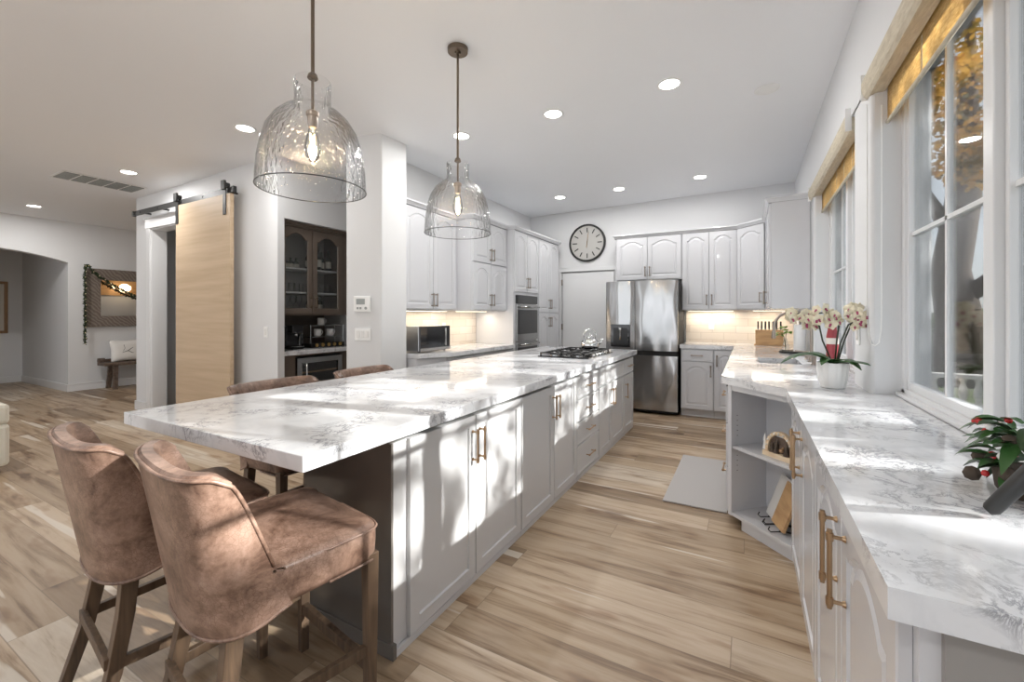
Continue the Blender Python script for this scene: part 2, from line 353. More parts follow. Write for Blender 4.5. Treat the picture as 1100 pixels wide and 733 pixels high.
# right wall with its two window openings
b=B()
b.box(WX,.78,-3.4,7.1,0,.911); b.box(.645,.78,-3.4,7.1,.911,.96); b.box(WX,.78,-3.4,7.1,2.55,3.2)
for y0,y1 in ((-3.4,-.4),(2.79,3.17),(4.95,7.1)): b.box(WX,.78,y0,y1,.911,2.55)
struct('wall_right',b,'wall_paint',bev=.018,smooth=True,auto=True)
struct('wall_back',B().box(-3.5,-2.8,6.83,7.05,0,3.2).box(-1.86,.6,6.83,7.05,0,3.2).box(-2.8,-1.86,6.83,7.05,2.08,3.2).box(-2.8,-1.86,6.88,7.05,0,2.08),'wall_paint')
# wall with the pillar, left of the kitchen cabinets
struct('wall_kitchen',B().prism([(-3.41,2.875),(-3.05,2.985),(-3.04,3.32),(-3.38,3.32),(-3.38,6.9),(-3.5,6.9),(-3.5,3.4)],0,3.2),'wall_paint',bev=.015)
# pantry wall with doorway
struct('wall_pantry',B().box(-7.7,-7.25,2.82,3.0,0,3.15).box(-5.6,-5.45,2.82,3.0,0,3.15).box(-5.45,-4.54,2.82,2.895,0,3.10).box(-7.25,-5.6,2.82,3.0,2.55,3.15),'wall_paint')
struct('wall_pantry_side',B().box(-7.7,-7.55,3.0,6.9,0,3.1),'wall_paint')
struct('wall_pantry_inner',B().box(-7.55,-5.25,4.3,4.42,0,3.1).box(-6.99,-6.9,3.0,4.3,0,3.15),'wall_paint')
# wall with the drinks alcove
NA=R(90)
dw=sroot('wall_alcove',(-4.4,2.82,0),NA)
b=B(); b.box(0,.077,0,.14,0,3.10); b.box(.077,1.15,0,.14,2.405,3.10); b.box(1.15,2.6,0,.14,0,3.10); b.box(.0751,.0765,.14,.75,0,3.10); b.box(1.15,1.2,.14,.75,0,3.10); b.box(.002,1.2,.75,.8,0,3.10); b.box(.077,1.15,.14,.75,2.45,2.52)
b.build('plaster',"wall_paint",dw)
struct('wall_niche_end',B().box(-5.9,-3.5,5.42,5.5,0,3.1),'wall_paint')
# far left wall with the arch
b=B(); ya,yb=.95,2.87; n=24
def archz(y):
    t=(y-ya)/(yb-ya)*2-1; return 2.27+.16*(1-t*t)
x0,x1=-10.64,-10.46
b.box(x0,x1,-3.4,ya,0,3.1); b.box(x0,x1,yb,7,0,3.1)
ys=[ya+(yb-ya)*i/n for i in range(n+1)]
ls=[]
for y in ys: ls.append([(x0,y,archz(y)),(x1,y,archz(y)),(x1,y,3.1),(x0,y,3.1)])
b.loops(ls)
struct('wall_left',b,'wall_paint',bev=0)
struct('wall_left_jamb',B().box(-12.9,-10.64,2.87,3.0,0,3.1),'wall_paint')
struct('wall_hall',B().box(-13.05,-12.9,-3.4,7,0,3.1),'wall_paint')
struct('wall_north',B().box(-13,-7.6,6.9,7.05,0,3.1),'wall_paint')
struct('wall_south',B().box(-13,-9.4,-3.4,-3.2,0,3.1).box(-5.4,-4.4,-3.4,-3.2,0,3.15).box(-.6,.75,-3.4,-3.2,0,3.2).box(-9.4,-5.4,-3.4,-3.2,2.6,3.15).box(-4.4,-.6,-3.4,-3.2,2.6,3.2),'wall_paint')
def base(name,segs,h=.13):
    b=B()
    for s in segs: b.box(*s,0,h)
    struct(name,b,'white_trim',bev=.006)
base('baseboard_left',[(-10.46,-10.443,2.87,6.9),(-10.46,-10.443,-3.2,.95),(-12.9,-10.443,2.853,2.87),(-12.9,-12.883,-3.2,2.853)])
base('baseboard_pantry',[(-7.7,-7.37,2.803,2.82),(-7.717,-7.7,2.803,6.9),(-5.5,-4.42,2.803,2.82),(-6.9,-5.3,4.283,4.3),(-6.9,-6.883,3.0,4.283)])
base('baseboard_kitchen',[(-3.04,-3.02,2.99,3.3)])
# doorway casing in the pantry wall
struct('trim_1',B().box(-7.35,-7.25,2.80,2.82,0,2.55).box(-7.37,-5.4,2.795,2.82,2.55,2.68).box(-7.25,-7.235,2.82,3.0,0,2.55).box(-7.25,-5.6,2.82,3.0,2.535,2.55).box(-7.40,-5.35,2.785,2.82,2.68,2.70),'white_trim',bev=.003)
# slab door beside the fridge
d1=sroot('door_1',(-2.78,6.80,0))
B().box(.02,.9,.02,.05,.01,2.06).build('slab','white_trim',d1,bev=.003)
B().box(-.07,.0,-.005,.03,0,2.14).box(.92,.99,-.005,.03,0,2.14).box(0,.92,-.005,.03,2.075,2.14).build('casing','white_trim',d1,bev=.004)
for z in (.3,1.15,1.9): B().box(.0,.022,.004,.02,z-.05,z+.05).cyl((.012,.004,z-.05),(.012,.004,z+.05),.006,8).build('hinge','nickel',d1)
B().cyl((.84,.02,.95),(.84,-.03,.95),.012).ball((.84,-.05,.95),.028).build('handle','nickel',d1,smooth=True)
# ---- windows in the right wall
def window(name,y0,y1,z0,z1,mull,munt,zt,xp=.665):
    w=sroot(name,(xp,0,0)); f=.045
    B().box(0,.07,y0,y0+f,z0,z1).box(0,.07,y1-f,y1,z0,z1).box(0,.07,y0,y1,z0,z0+.035).box(0,.07,y0,y1,z1-f,z1).build('window_frame','white_trim',w,bev=.004)
    B().box(-.025,0,y0+.01,y1-.01,z0,z0+.018).build('window_sill','white_trim',w,bev=.003)
    ed=[y0]+mull+[y1]
    for m in mull: B().box(-.012,.075,m-.03,m+.035,z0+.018,z1-f).build('mullion','white_trim',w,bev=.004)
    for a,c in zip(ed,ed[1:]):
        s=B(); q=.035
        s.box(.012,.055,a+q,a+q+.022,z0+.05,z1-q).box(.012,.055,c-q-.022,c-q,z0+.05,z1-q).box(.015,.055,a+q,c-q,z0+.035,z0+.07).box(.015,.055,a+q,c-q,z1-q-.03,z1-q)
        s.build('sash','white_trim',w,bev=.003)
    g=B()
    for m in munt: g.box(.025,.045,m-.009,m+.009,z0+.05,z1-.06)
    for a,c in zip(ed,ed[1:]): g.box(.025,.045,a+.05,c-.05,zt-.009,zt+.009)
    g.build('muntin_bar','white_trim',w)
    for a,c in zip(ed,ed[1:]): B().box(.033,.037,a+.055,c-.055,z0+.05,z1-.07).build('pane','window_glass',w)
window('window_1',-.4,2.79,.962,2.55,[.85,1.88],[.22,1.36,2.33],1.745)
window('window_2',3.17,4.95,.962,2.55,[4.06],[3.6,4.5],1.745)
# crown moulding on the cabinets
def sweep(path,prof):
    n=len(path); out=[]
    for i,p in enumerate(path):
        def nr(a,c):
            d=Vector((c[0]-a[0],c[1]-a[1])).normalized(); return Vector((d.y,-d.x))
        if i==0: m=nr(path[0],path[1])
        elif i==n-1: m=nr(path[-2],path[-1])
        else:
            a=nr(path[i-1],p); c=nr(p,path[i+1]); m=(a+c); m=m/ (m.dot(a))
        out.append([(p[0]+m.x*o,p[1]+m.y*o,z) for o,z in prof])
    b=B(); b.loops(out); return b
CP=[(-.02,2.506),(.010,2.506),(.014,2.515),(.030,2.535),(.038,2.54),(.038,2.558),(-.02,2.558)]
struct('trim_2',sweep([(-3.09,3.325),(-3.09,4.25),(-2.86,4.25),(-2.86,5.08),(-2.75,5.08),(-2.75,6.62),(-3.36,6.62)],CP),'cabinet_white')
struct('trim_3',sweep([(-1.77,6.82),(-1.77,6.5),(-.126,6.5),(.19,6.18),(.19,5.13),(.54,5.13)],CP),'cabinet_white')
# backsplash
struct('wall_tile_back',B().box(-.80,.545,6.80,6.83,.96,1.45),'backsplash_tile')
o=struct('wall_tile_left',B().box(0,1.74,-.02,0,.96,1.42),'backsplash_tile'); o.location=(-3.38,3.33,0); o.rotation_euler=(0,0,R(90))
# ================================================================= CABINETS
def aloop(x0,x1,z0,z1,y,rise=0,n=22):
    top=[]
    for i in range(n+1):
        t=i/n*2-1; t=-t
        sh=.0 if abs(t)>.82 else (1-(abs(t)/.82)**2)**.85
        top.append((x0+(x1-x0)*(t+1)/2,y,z1-rise*(1-sh)))
    return [(x0,y,z0),(x1,y,z0)]+top
def door_mesh(w,h,style):
    b=B(); f=.055 if min(w,h)>.25 else .03
    o=lambda i,y,r=0: aloop(i,w-i,i,h-i,y,r)
    if style=='shaker': b.loops([o(0,0),o(0,-.018),o(.002,-.02),o(f,-.02),o(f+.003,-.010)])
    elif style=='arch':
        r=min(.055,w*.15)
        b.loops([o(0,0),o(0,-.017),o(.003,-.02),o(f,-.02,r),o(f+.007,-.011,r),o(f+.016,-.011,r),o(f+.036,-.018,r)])
    elif style=='glass':
        r=min(.07,w*.17)
        b.loops([o(0,0),o(0,-.017),o(.003,-.02),o(f,-.02,r),o(f+.006,-.012,r),o(f+.006,0,r)],True,False)
        b.bm.faces.ensure_lookup_table()
        # remove the back cap and join the ring
        fs=[x for x in b.bm.faces if len(x.verts)>4]
        bmesh.ops.delete(b.bm,geom=fs,context='FACES_ONLY')
        a=o(0,0); c=o(f+.006,0,r); va=[b.v(*p) for p in a]; vc=[b.v(*p) for p in c]; n=len(va)
        for i in range(n): b.f([va[i],va[(i+1)%n],vc[(i+1)%n],vc[i]])
    elif style=='drawer': b.loops([o(0,0),o(0,-.016),o(.004,-.02),o(.02,-.02),o(.024,-.016)])
    else: b.loops([o(0,0),o(0,-.018),o(.003,-.02)])
    return b
def handle_mesh(x,z,length,vert,r=.0055,post=.032):
    b=B(); h=length/2; y=-.02-post
    if vert:
        b.cyl((x,y,z-h),(x,y,z+h),r,10)
        for s in (-1,1):
            b.cyl((x,-.02,z+s*h*.82),(x,y,z+s*h*.82),r*.8,10,r*.8); b.cyl((x,y,z+s*h*.82-r*1.6),(x,y,z+s*h*.82+r*1.6),r*1.45,10); b.cyl((x,-.021,z+s*h*.82),(x,-.028,z+s*h*.82),r*1.5,10,r)
    else:
        b.cyl((x-h,y,z),(x+h,y,z),r,10)
        for s in (-1,1):
            b.cyl((x+s*h*.8,-.02,z),(x+s*h*.8,y,z),r*.8,10); b.cyl((x+s*h*.8-r*1.6,y,z),(x+s*h*.8+r*1.6,y,z),r*1.45,10)
    return b
def cabinet(name,label,cat,loc,rz,w,d,z0,z1,fronts,mat='cabinet_white',group=None,hm='nickel',kick=0,shell=None,hl=.15,hr=.0065,hin=.03):
    t=thing(name,label,cat,loc,rz,group)
    b=B()
    if shell=='open':   # no front: sides, back, bottom, top
        b.box(0,.018,0,d,z0,z1).box(w-.018,w,0,d,z0,z1).box(.018,w-.018,d-.012,d,z0,z1).box(.018,w-.018,0,d-.012,z0,z0+.02).box(.018,w-.018,0,d-.012,z1-.03,z1)
    else: b.box(0,w,0,d,z0+kick,z1)
    if kick and shell!='open': b.box(.0,w,.06,d,z0,z0+kick)
    b.build('carcass',mat,t,bev=.0015)
    for fr in fronts:
        x0,x1,a,c,style=fr[:5]; hd=fr[5] if len(fr)>5 else None
        g=.0015
        o=door_mesh(x1-x0-2*g,c-a-2*g,style).build('drawer' if style=='drawer' or style=='slabdrawer' else 'door',mat,t)
        o.location=(x0+g,-.0005,a+g)
        if style=='glass':
            w_,h_=x1-x0,c-a; B().box(.05,w_-.05,-.012,-.008,.05,h_-.05).build('glass_pane','clear_glass',o)
        if hd:
            side,hz=hd
            if side=='h': hb=handle_mesh((x1-x0)/2,hz-a,hl,False,hr)
            else: hb=handle_mesh(hin if side=='l' else x1-x0-hin,hz-a,hl,True,hr)
            hb.build('handle',hm,o,smooth=True,auto=True)
    return t
# --- island (fronts face +X)
IG='grey shaker cabinets along the island'
def isl(name,label,y0,y1,fr,depth=.53,**k):
    fr=[(a-y0,c-y0,*r) for a,c,*r in fr]
    t=cabinet(name,label,'cabinet',(-1.235,y0,0),R(90),y1-y0,depth,0.0,.872-.025,fr,'island_paint',IG,'brass',hl=.17,hr=.0055,**k)
    B().box(0,y1-y0,-.016,-.001,0,.03).build('toe_board','island_paint',t,bev=.002); return t
u1=isl('base_cabinet','grey two-door island cabinet nearest the leather stools, dappled with sunlight',1.27,2.335,[(1.345,1.83,.035,.85,'shaker',('r',.70)),(1.835,2.33,.035,.85,'shaker',('l',.70))])
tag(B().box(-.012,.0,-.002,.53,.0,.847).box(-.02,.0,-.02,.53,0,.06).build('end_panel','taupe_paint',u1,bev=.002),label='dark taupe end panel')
isl('base_cabinet','grey two-door island cabinet, second along from the stools',2.337,3.31,[(2.34,2.84,.035,.85,'shaker',('r',.70)),(2.845,3.305,.035,.85,'shaker',('l',.70))])
zs=[.035,.285,.475,.66,.85]
isl('drawer_cabinet','grey island cabinet of four stacked drawers with brass pulls',3.312,3.90,[(3.315,3.895,zs[i]+.003,zs[i+1]-.003,'drawer',('h',(zs[i]+zs[i+1])/2)) for i in range(4)],.83)
isl('base_cabinet','grey island cabinet under the cooktop with false drawer front and two doors',3.902,4.83,[(3.905,4.825,.68,.85,'drawer'),(3.905,4.32,.035,.67,'shaker',('r',.53)),(4.325,4.825,.035,.67,'shaker',('l',.53))],.83)
isl('base_cabinet','grey island end cabinet nearest the fridge, one drawer over one door',4.832,5.27,[(4.835,5.262,.68,.85,'drawer',('h',.765)),(4.835,5.262,.035,.67,'shaker',('l',.50))],.83)
isc=B().box(-2.44,-1.198,.848,5.385,.872,.925).build('countertop','quartz',bev=.003)
tag(isc,'long white veined quartz island countertop overhanging the leather stools','countertop')
# --- right run (fronts face -X)
RG='white arched-panel base cabinets under the windows'
def rr(name,label,y0,y1,fr,x=.225,depth=.31,group=RG,hl=.19,hr=.0058,zb=0,**k):
    fr=[(y1-c,y1-a,*r) for a,c,*r in fr]
    return cabinet(name,label,'cabinet',(x,y1,0),R(-90),y1-y0,depth,zb,.91,fr,'cabinet_white',group,'brass',hl=hl,hr=hr,hin=.055,**k)
c1=rr('base_cabinet','white two-door base cabinet at the near end of the window counter, brass pulls',.86,1.81,[(.885,1.335,.09,.895,'arch',('l',.745)),(1.34,1.808,.09,.895,'arch',('r',.745))])
tag(B().box(.95,.962,.025,.31,.0,.91).build('end_panel','taupe_and_shade',c1),label='end panel with shade painted into its grey')  # the panel's shade is painted into this grey
rr('base_cabinet','white two-door base cabinet between the open shelf unit and the near cabinet',1.812,2.745,[(1.815,2.268,.09,.895,'arch',('l',.745)),(2.272,2.742,.09,.895,'arch',('r',.745))])
SG='white drawers and doors of the sink run'
rr('sink_cabinet','white sink-run cabinet beside the open shelf unit, seen edge on',3.10,3.95,[(3.11,3.945,.66,.895,'slabdrawer',('h',.78)),(3.11,3.945,.38,.655,'slabdrawer',('h',.52)),(3.11,3.945,.09,.375,'slabdrawer',('h',.24))],-.105,.03,SG,zb=.09)
rr('sink_cabinet','white sink-run cabinet below the gooseneck faucet',3.952,4.95,[(3.955,4.45,.09,.895,'arch',('l',.74)),(4.455,4.945,.09,.895,'arch',('r',.74))],-.105,.10,SG)
rr('sink_cabinet','white sink-run cabinet reaching into the back corner',4.952,6.12,[(4.955,5.5,.09,.895,'arch',('l',.74)),(5.505,6.1,.09,.895,'arch',('r',.74))],-.105,.64,SG)
# open diagonal shelf cabinet
sc=thing('shelf_cabinet','open white angled shelf unit at the corner of the window counter','shelf unit',(-.11,3.095,0),R(-45))
w=.475; b=B()
b.box(0,.02,0,.30,.08,.91).box(w-.02,w,0,.02,.08,.91).box(w-.02,w,.02,.12,.08,.91).box(.02,w-.02,.02,.29,.08,.10)
b.prism([(.02,.30),(.02,.285),(w-.09,.285),(w-.02,.12),(w,.12),(w-.08,.30)],.08,.91)
b.build('carcass','cabinet_white',sc)
B().box(.02,w-.02,0,.02,.875,.91).box(0,.028,-.004,0,.08,.91).box(w-.02,w,-.004,0,.08,.91).build('face_frame','cabinet_white',sc)
B().box(.07,w,.035,.055,0,.0795).build('plinth','cabinet_white',sc)
B().box(.021,w-.021,.0,.02,.08,.10).build('bottom_rail','cabinet_white',sc)
B().prism([(.021,.01),(w-.021,.01),(w-.021,.12),(w-.09,.283),(.021,.283)],.505,.523).build('shelf','cabinet_white',sc,bev=.002)
b=B()
for k in range(12):
    if k==6: continue
    z=.36+k*.032
    B().cyl((.0195,.05,z),(.0215,.05,z),.003,8).build('peg_hole','dark_gap',sc)
# back run (fronts face -Y)
BG='white base cabinets on the back wall'
cabinet('base_cabinet','white back-wall base cabinet beside the fridge, one drawer over an arched door','cabinet',(-.79,6.15,0),0,.40,.66,0,.91,[(.005,.395,.74,.895,'drawer',('h',.82)),(.005,.395,.11,.735,'arch',('r',.62))],group=BG,kick=.1)
cabinet('base_cabinet','white back-wall base cabinet in the corner, single arched door','cabinet',(-.388,6.15,0),0,.27,.66,0,.91,[(.005,.265,.11,.895,'arch',('l',.76))],group=BG,kick=.1)
# perimeter countertop on the right: a single slab with the sink cut-out
def slab(polys,z0,z1):
    b=B()
    for p in polys: b.prism(p,z0,z1)
    return b
sx0,sx1,sy0,sy1=.08,.38,4.12,4.60
pc=slab([[(.18,.82),(.64,.82),(.64,2.75),(.18,2.75)],[(.18,2.75),(.64,2.75),(.64,3.11),(-.152,3.11)],[(-.152,3.11),(.64,3.11),(.64,sy0),(-.152,sy0)],
 [(-.152,sy0),(sx0,sy0),(sx0,sy1),(-.152,sy1)],[(sx1,sy0),(.64,sy0),(.64,sy1),(sx1,sy1)],[(-.152,sy1),(.64,sy1),(.64,5.0),(-.152,5.0)],
 [(-.152,5.0),(WX,5.0),(WX,6.83),(-.152,6.83)],[(-.80,6.11),(-.152,6.11),(-.152,6.83),(-.80,6.83)]],.912,.96)
bmesh.ops.remove_doubles(pc.bm,verts=pc.bm.verts,dist=1e-5)
seen={}
for f in pc.bm.faces:
    k=tuple(round(v,4) for v in f.calc_center_median()); seen.setdefault(k,[]).append(f)
dup=[f for k,l in seen.items() if len(l)>1 for f in l]
bmesh.ops.delete(pc.bm,geom=dup,context='FACES')
o=pc.build('countertop','quartz')
tag(o,'white veined quartz countertop running below the windows and round to the fridge','countertop')
sk=thing('kitchen_sink','undermount sink bowl set in the counter below the far window','sink',((sx0+sx1)/2,(sy0+sy1)/2,.912))
a,c=(sx1-sx0)/2,(sy1-sy0)/2
b=B(); b.loops([[(-a-.015,-c-.015,-.001),(a+.015,-c-.015,-.001),(a+.015,c+.015,-.001),(-a-.015,c+.015,-.001)],[(-a,-c,-.001),(a,-c,-.001),(a,c,-.001),(-a,c,-.001)],[(-a+.015,-c+.015,-.2),(a-.015,-c+.015,-.2),(a-.015,c-.015,-.2),(-a+.015,c-.015,-.2)]],False,True)
b.build('bowl','steel_flat',sk,solid=.004)
B().cyl((0,0,-.199),(0,0,-.194),.04).build('drain','chrome',sk)
# left run
LG='white uppers on the left kitchen wall'
def lf(name,label,x,y0,y1,d,z0,z1,fr,**k):
    fr=[(a-y0,c-y0,*r) for a,c,*r in fr]; k.setdefault('group',LG)
    return cabinet(name,label,'cabinet',(x-.02,y0,0),R(90),y1-y0,d,z0,z1,fr,**k)
lf('wall_cabinet','tall white two-door wall cabinet above the microwave',-3.09,3.33,4.25,.26,1.41,2.505,[(3.335,3.80,1.42,2.50,'arch',('r',1.52)),(3.805,4.24,1.42,2.50,'arch',('l',1.52))])
lf('wall_cabinet','white wall cabinet between microwave and ovens, small doors over taller doors',-2.86,4.252,5.08,.49,1.41,2.505,[(4.26,4.66,2.0,2.50,'arch',('r',2.11)),(4.665,5.07,2.0,2.50,'arch',('l',2.11)),(4.26,4.66,1.42,1.99,'arch',('r',1.54)),(4.665,5.07,1.42,1.99,'arch',('l',1.54))])
tc_=lf('oven_cabinet','tall white cabinet housing the double wall oven',-2.75,5.082,5.85,.60,0,2.505,[(5.09,5.465,1.67,2.50,'arch',('r',1.80)),(5.47,5.845,1.67,2.50,'arch',('l',1.80)),(5.09,5.845,.1,.30,'drawer',('h',.2))])
lf('pantry_cabinet','tall white pantry cabinet of four doors next to the slab door',-2.75,5.852,6.62,.60,0,2.505,[(5.86,6.235,1.39,2.50,'arch',('r',1.52)),(6.24,6.61,1.39,2.50,'arch',('l',1.52)),(5.86,6.235,.1,1.38,'arch',('r',1.24)),(6.24,6.61,.1,1.38,'arch',('l',1.24))])
lf('base_cabinet','white base cabinet of two drawers over doors below the left counter',-2.77,3.66,5.08,.55,0,.91,[(3.67,4.37,.73,.895,'drawer',('h',.815)),(4.375,5.07,.73,.895,'drawer',('h',.815)),(3.67,4.37,.1,.72,'arch',('r',.6)),(4.375,5.07,.1,.72,'arch',('l',.6))],group='white base cabinets on the left wall',kick=.09)
b=slab([[(-3.36,3.33),(-3.03,3.33),(-2.91,3.34),(-2.74,3.68),(-2.74,5.078),(-3.36,5.078)]],.912,.96)
tag(b.build('countertop','quartz',bev=.003),'white quartz countertop on the left wall carrying the microwave','countertop')
tag(B().prism([(-3.36,3.34),(-2.93,3.34),(-2.79,3.65),(-3.36,3.65)],.80,.91).build('desk_apron','cabinet_white'),'white apron board under the desk end of the left counter','apron')
# back-wall uppers
UG='white uppers on the back wall'
cabinet('wall_cabinet','short white two-door cabinet above the fridge','cabinet',(-1.76,6.52,0),0,.935,.30,1.865,2.505,[(.01,.46,1.875,2.50,'arch',('r',1.99)),(.465,.925,1.875,2.50,'arch',('l',1.99))],group=UG)
cabinet('wall_cabinet','white two-door wall cabinet right of the fridge','cabinet',(-.823,6.52,0),0,.695,.30,1.42,2.505,[(.01,.35,1.43,2.50,'arch',('r',1.56)),(.355,.69,1.43,2.50,'arch',('l',1.56))],group=UG)
t=thing('corner_cabinet','white angled single-door corner wall cabinet','cabinet',(-.126,6.51,0),R(-45),UG)
b=B(); Mi=Matrix.Rotation(R(45),4,'Z')
pp=[(-.126,6.82),(-.126,6.51),(.20,6.19),(.54,6.19),(.54,6.82)]
lp=[tuple((Mi@Vector((x+.126,y-6.51,0)))[:2]) for x,y in pp]
b.prism(lp,1.42,2.505); b.build('carcass','cabinet_white',t)
o=door_mesh(.43,1.06,'arch').build('door','cabinet_white',t); o.location=(.012,-.001,1.435)
handle_mesh(.395,.14,.13,True).build('handle','nickel',o,smooth=True)
lf2=cabinet('wall_cabinet','white end wall cabinet beside the far window, broad flat side panel','cabinet',(.21,6.18,0),R(-90),1.05,.33,1.42,2.505,[(.01,.52,1.43,2.50,'arch',('r',1.55)),(.525,1.04,1.43,2.50,'arch',('l',1.55))],group=UG)
# under-cabinet lights
def ucl(label,loc,rz,L_,pw):
    t=thing('under_cabinet_light',label,'light',loc,rz,'under-cabinet light bars')
    B().box(-L_/2,L_/2,-.015,.015,.002,.012).build('housing','white_plastic',t)
    B().box(-L_/2+.01,L_/2-.01,-.009,.009,0,.003).build('diffuser','led_warm',t)
    light('AREA','lamp',t,(0,0,-.004),pw*.6,col=(1,.87,.70),sx=L_,sy=.02)
ucl('slim light bar under the two-door cabinet right of the fridge',(-.47,6.68,1.405),0,.6,5)
ucl('slim light bar under the angled corner cabinet',(.25,6.60,1.405),0,.4,4)
ucl('slim light bar under the cabinet above the microwave',(-3.23,3.85,1.395),R(90),.75,5)
ucl('slim light bar under the cabinet between microwave and ovens',(-3.15,4.65,1.395),R(90),.7,5)
# ================================================================= APPLIANCES
fr=thing('refrigerator','stainless steel fridge freezer with black dispenser on the back wall','refrigerator',(-1.783,6.05,0))
B().box(.01,.955,.07,.76,.03,1.80).build('body','dark_gap',fr)
def fdoor(x0,x1,z0,z1,nm,n=10):
    b=B(); pr=[]
    for i in range(n+1):
        t=i/n; pr.append((x0+(x1-x0)*t,-.012*math.sin(math.pi*t)**.5 if 0<i<n else .004))
    lo=[(x,y,z0) for x,y in pr]+[(x1,.06,z0),(x0,.06,z0)]; hi=[(x,y,z1) for x,y,_ in lo]
    b.loops([lo,hi]); return b.build(nm,'stainless',fr,smooth=True,auto=True)
D1=fdoor(.0,.403,.865,1.825,'door'); fdoor(.411,.965,.865,1.825,'door'); fdoor(.0,.965,.06,.80,'freezer_drawer')
B().box(.01,.955,.03,.06,.80,.865).box(.01,.955,.05,.07,0.02,.06).build('gap_strip','dark_gap',fr)
B().box(.01,.955,.062,.072,.06,1.82).build('gasket','dark_gap',fr)
dp=B().box(.075,.345,-.018,.0,.905,1.22).build('dispenser','black_gloss',fr,bev=.004)
B().box(.11,.31,-.021,-.0175,.93,1.17).build('recess','black_plastic',dp)
B().lathe([(.028,0),(.024,-.03),(.012,-.06),(.010,-.10),(.016,-.17)],(.21,-.035,1.175),14).build('paddle','chrome',dp,smooth=True)
# double oven
ov=thing('double_oven','stainless double wall oven with dark glass in the tall cabinet','oven',(-2.769,5.14,0),R(90))
B().box(0,.66,-.0035,-.0005,.42,1.63).build('housing','steel_flat',ov)
cp=B().box(.005,.655,-.022,-.002,1.51,1.625).build('control_panel','black_gloss',ov,bev=.002)
for z0,z1 in ((1.0,1.50),(.43,.98)):
    d=B().box(.005,.655,-.028,-.002,z0,z1).build('oven_door','steel_flat',ov,bev=.004)
    B().box(.03,.63,-.031,-.027,z0+.09,z1-.075).build('window','black_gloss',d)
    B().cyl((.04,-.07,z1-.035),(.62,-.07,z1-.035),.012,12).cyl((.07,-.03,z1-.035),(.07,-.07,z1-.035),.008).cyl((.59,-.03,z1-.035),(.59,-.07,z1-.035),.008).build('handle','steel_flat',d,smooth=True)
# microwave
mw=thing('microwave','countertop microwave with black glass door on the left counter','microwave',(-2.97,3.42,.961),R(90))
B().box(0,.50,.0,.30,.012,.275).build('body','steel_flat',mw,bev=.005)
B().box(.0,.40,-.022,-.001,.012,.275).build('door','black_gloss',mw,bev=.003)
B().box(.402,.50,-.02,-.001,.012,.275).build('control_panel','black_gloss',mw,bev=.002)
B().box(.0,.5,-.024,-.0215,.015,.045).build('trim_strip','steel_flat',mw)
B().cyl((.385,-.05,.06),(.385,-.05,.25),.007).cyl((.385,-.02,.08),(.385,-.05,.08),.005).cyl((.385,-.02,.23),(.385,-.05,.23),.005).build('handle','steel_flat',mw,smooth=True)
for x in (.04,.46):
    for y in (.03,.26): B().cyl((x,y,0),(x,y,.012),.012,10).build('foot','black_plastic',mw)
# cooktop
ck=thing('gas_cooktop','black five-burner gas cooktop set into the island counter','cooktop',(-1.62,4.42,.925),0)
B().box(-.27,.27,-.43,.43,.001,.012).build('base_plate','black_gloss',ck,bev=.004)
burn=[(-.14,-.28,.04),(.12,-.28,.032),(-.02,0,.052),(-.14,.28,.036),(.12,.28,.04)]
for x,y,r in burn:
    o=B().lathe([(r*1.2,0),(r*1.2,.008),(r*.8,.012),(r*.8,.016)],(x,y,.012),20).build('burner','steel_flat',ck,smooth=True,auto=True)
    B().lathe([(r,0),(r,.006),(r*.9,.009)],(x,y,.028),20).build('burner_cap','black_iron',o,smooth=True,auto=True)
for y0,y1 in ((-.42,-.145),(-.138,.138),(.145,.42)):
    g=B(); z=.048; q=.007
    def bar(xa,ya_,xb,yb_): g.box(min(xa,xb)-q*(xa==xb),max(xa,xb)+q*(xa==xb),min(ya_,yb_)-q*(ya_==yb_),max(ya_,yb_)+q*(ya_==yb_),z-.012,z)
    bar(-.24,y0+q,.22,y0+q); bar(-.24,y1-q,.22,y1-q); bar(-.24,y0,-.24,y1); bar(.22,y0,.22,y1)
    ym=(y0+y1)/2; bar(-.24,ym,-.17,ym); bar(.15,ym,.22,ym); bar(-.08,ym,.06,ym); bar(-.01,y0,-.01,y1)
    bar(-.14,y0,-.14,y0+.09); bar(-.14,y1,-.14,y1-.09); bar(.12,y0,.12,y0+.09); bar(.12,y1,.12,y1-.09)
    for x in (-.24,.22):
        for y in (y0+q,y1-q): g.box(x-q,x+q,y-q,y+q,.012,z)
    g.build('grate','black_iron',ck)
for k in range(5): B().lathe([(.02,0),(.02,.018),(.017,.022)],(.245,-.2+k*.1,.012),16).build('knob','steel_flat',ck,smooth=True,auto=True)
kt=thing('tea_kettle','polished steel kettle standing on the cooktop grate','kettle',(-1.57,4.70,.974),R(20))
B().lathe([(.085,0),(.10,.01),(.104,.04),(.095,.08),(.07,.11),(.045,.122)],n=32).build('body','chrome',kt,smooth=True)
B().lathe([(.046,.12),(.04,.132),(.012,.14),(.010,.155),(.016,.165),(.004,.178)],n=20).build('lid','chrome',kt,smooth=True)
B().tube([(.08,0,.05),(.12,0,.075),(.145,0,.11)],[.022,.016,.012],12).build('spout','chrome',kt,smooth=True)
B().tube([(-.06,0,.10),(-.075,0,.16),(-.05,0,.205),(0,0,.222),(.05,0,.205),(.07,0,.16),(.058,0,.105)],.008,10).build('handle','chrome',kt,smooth=True)
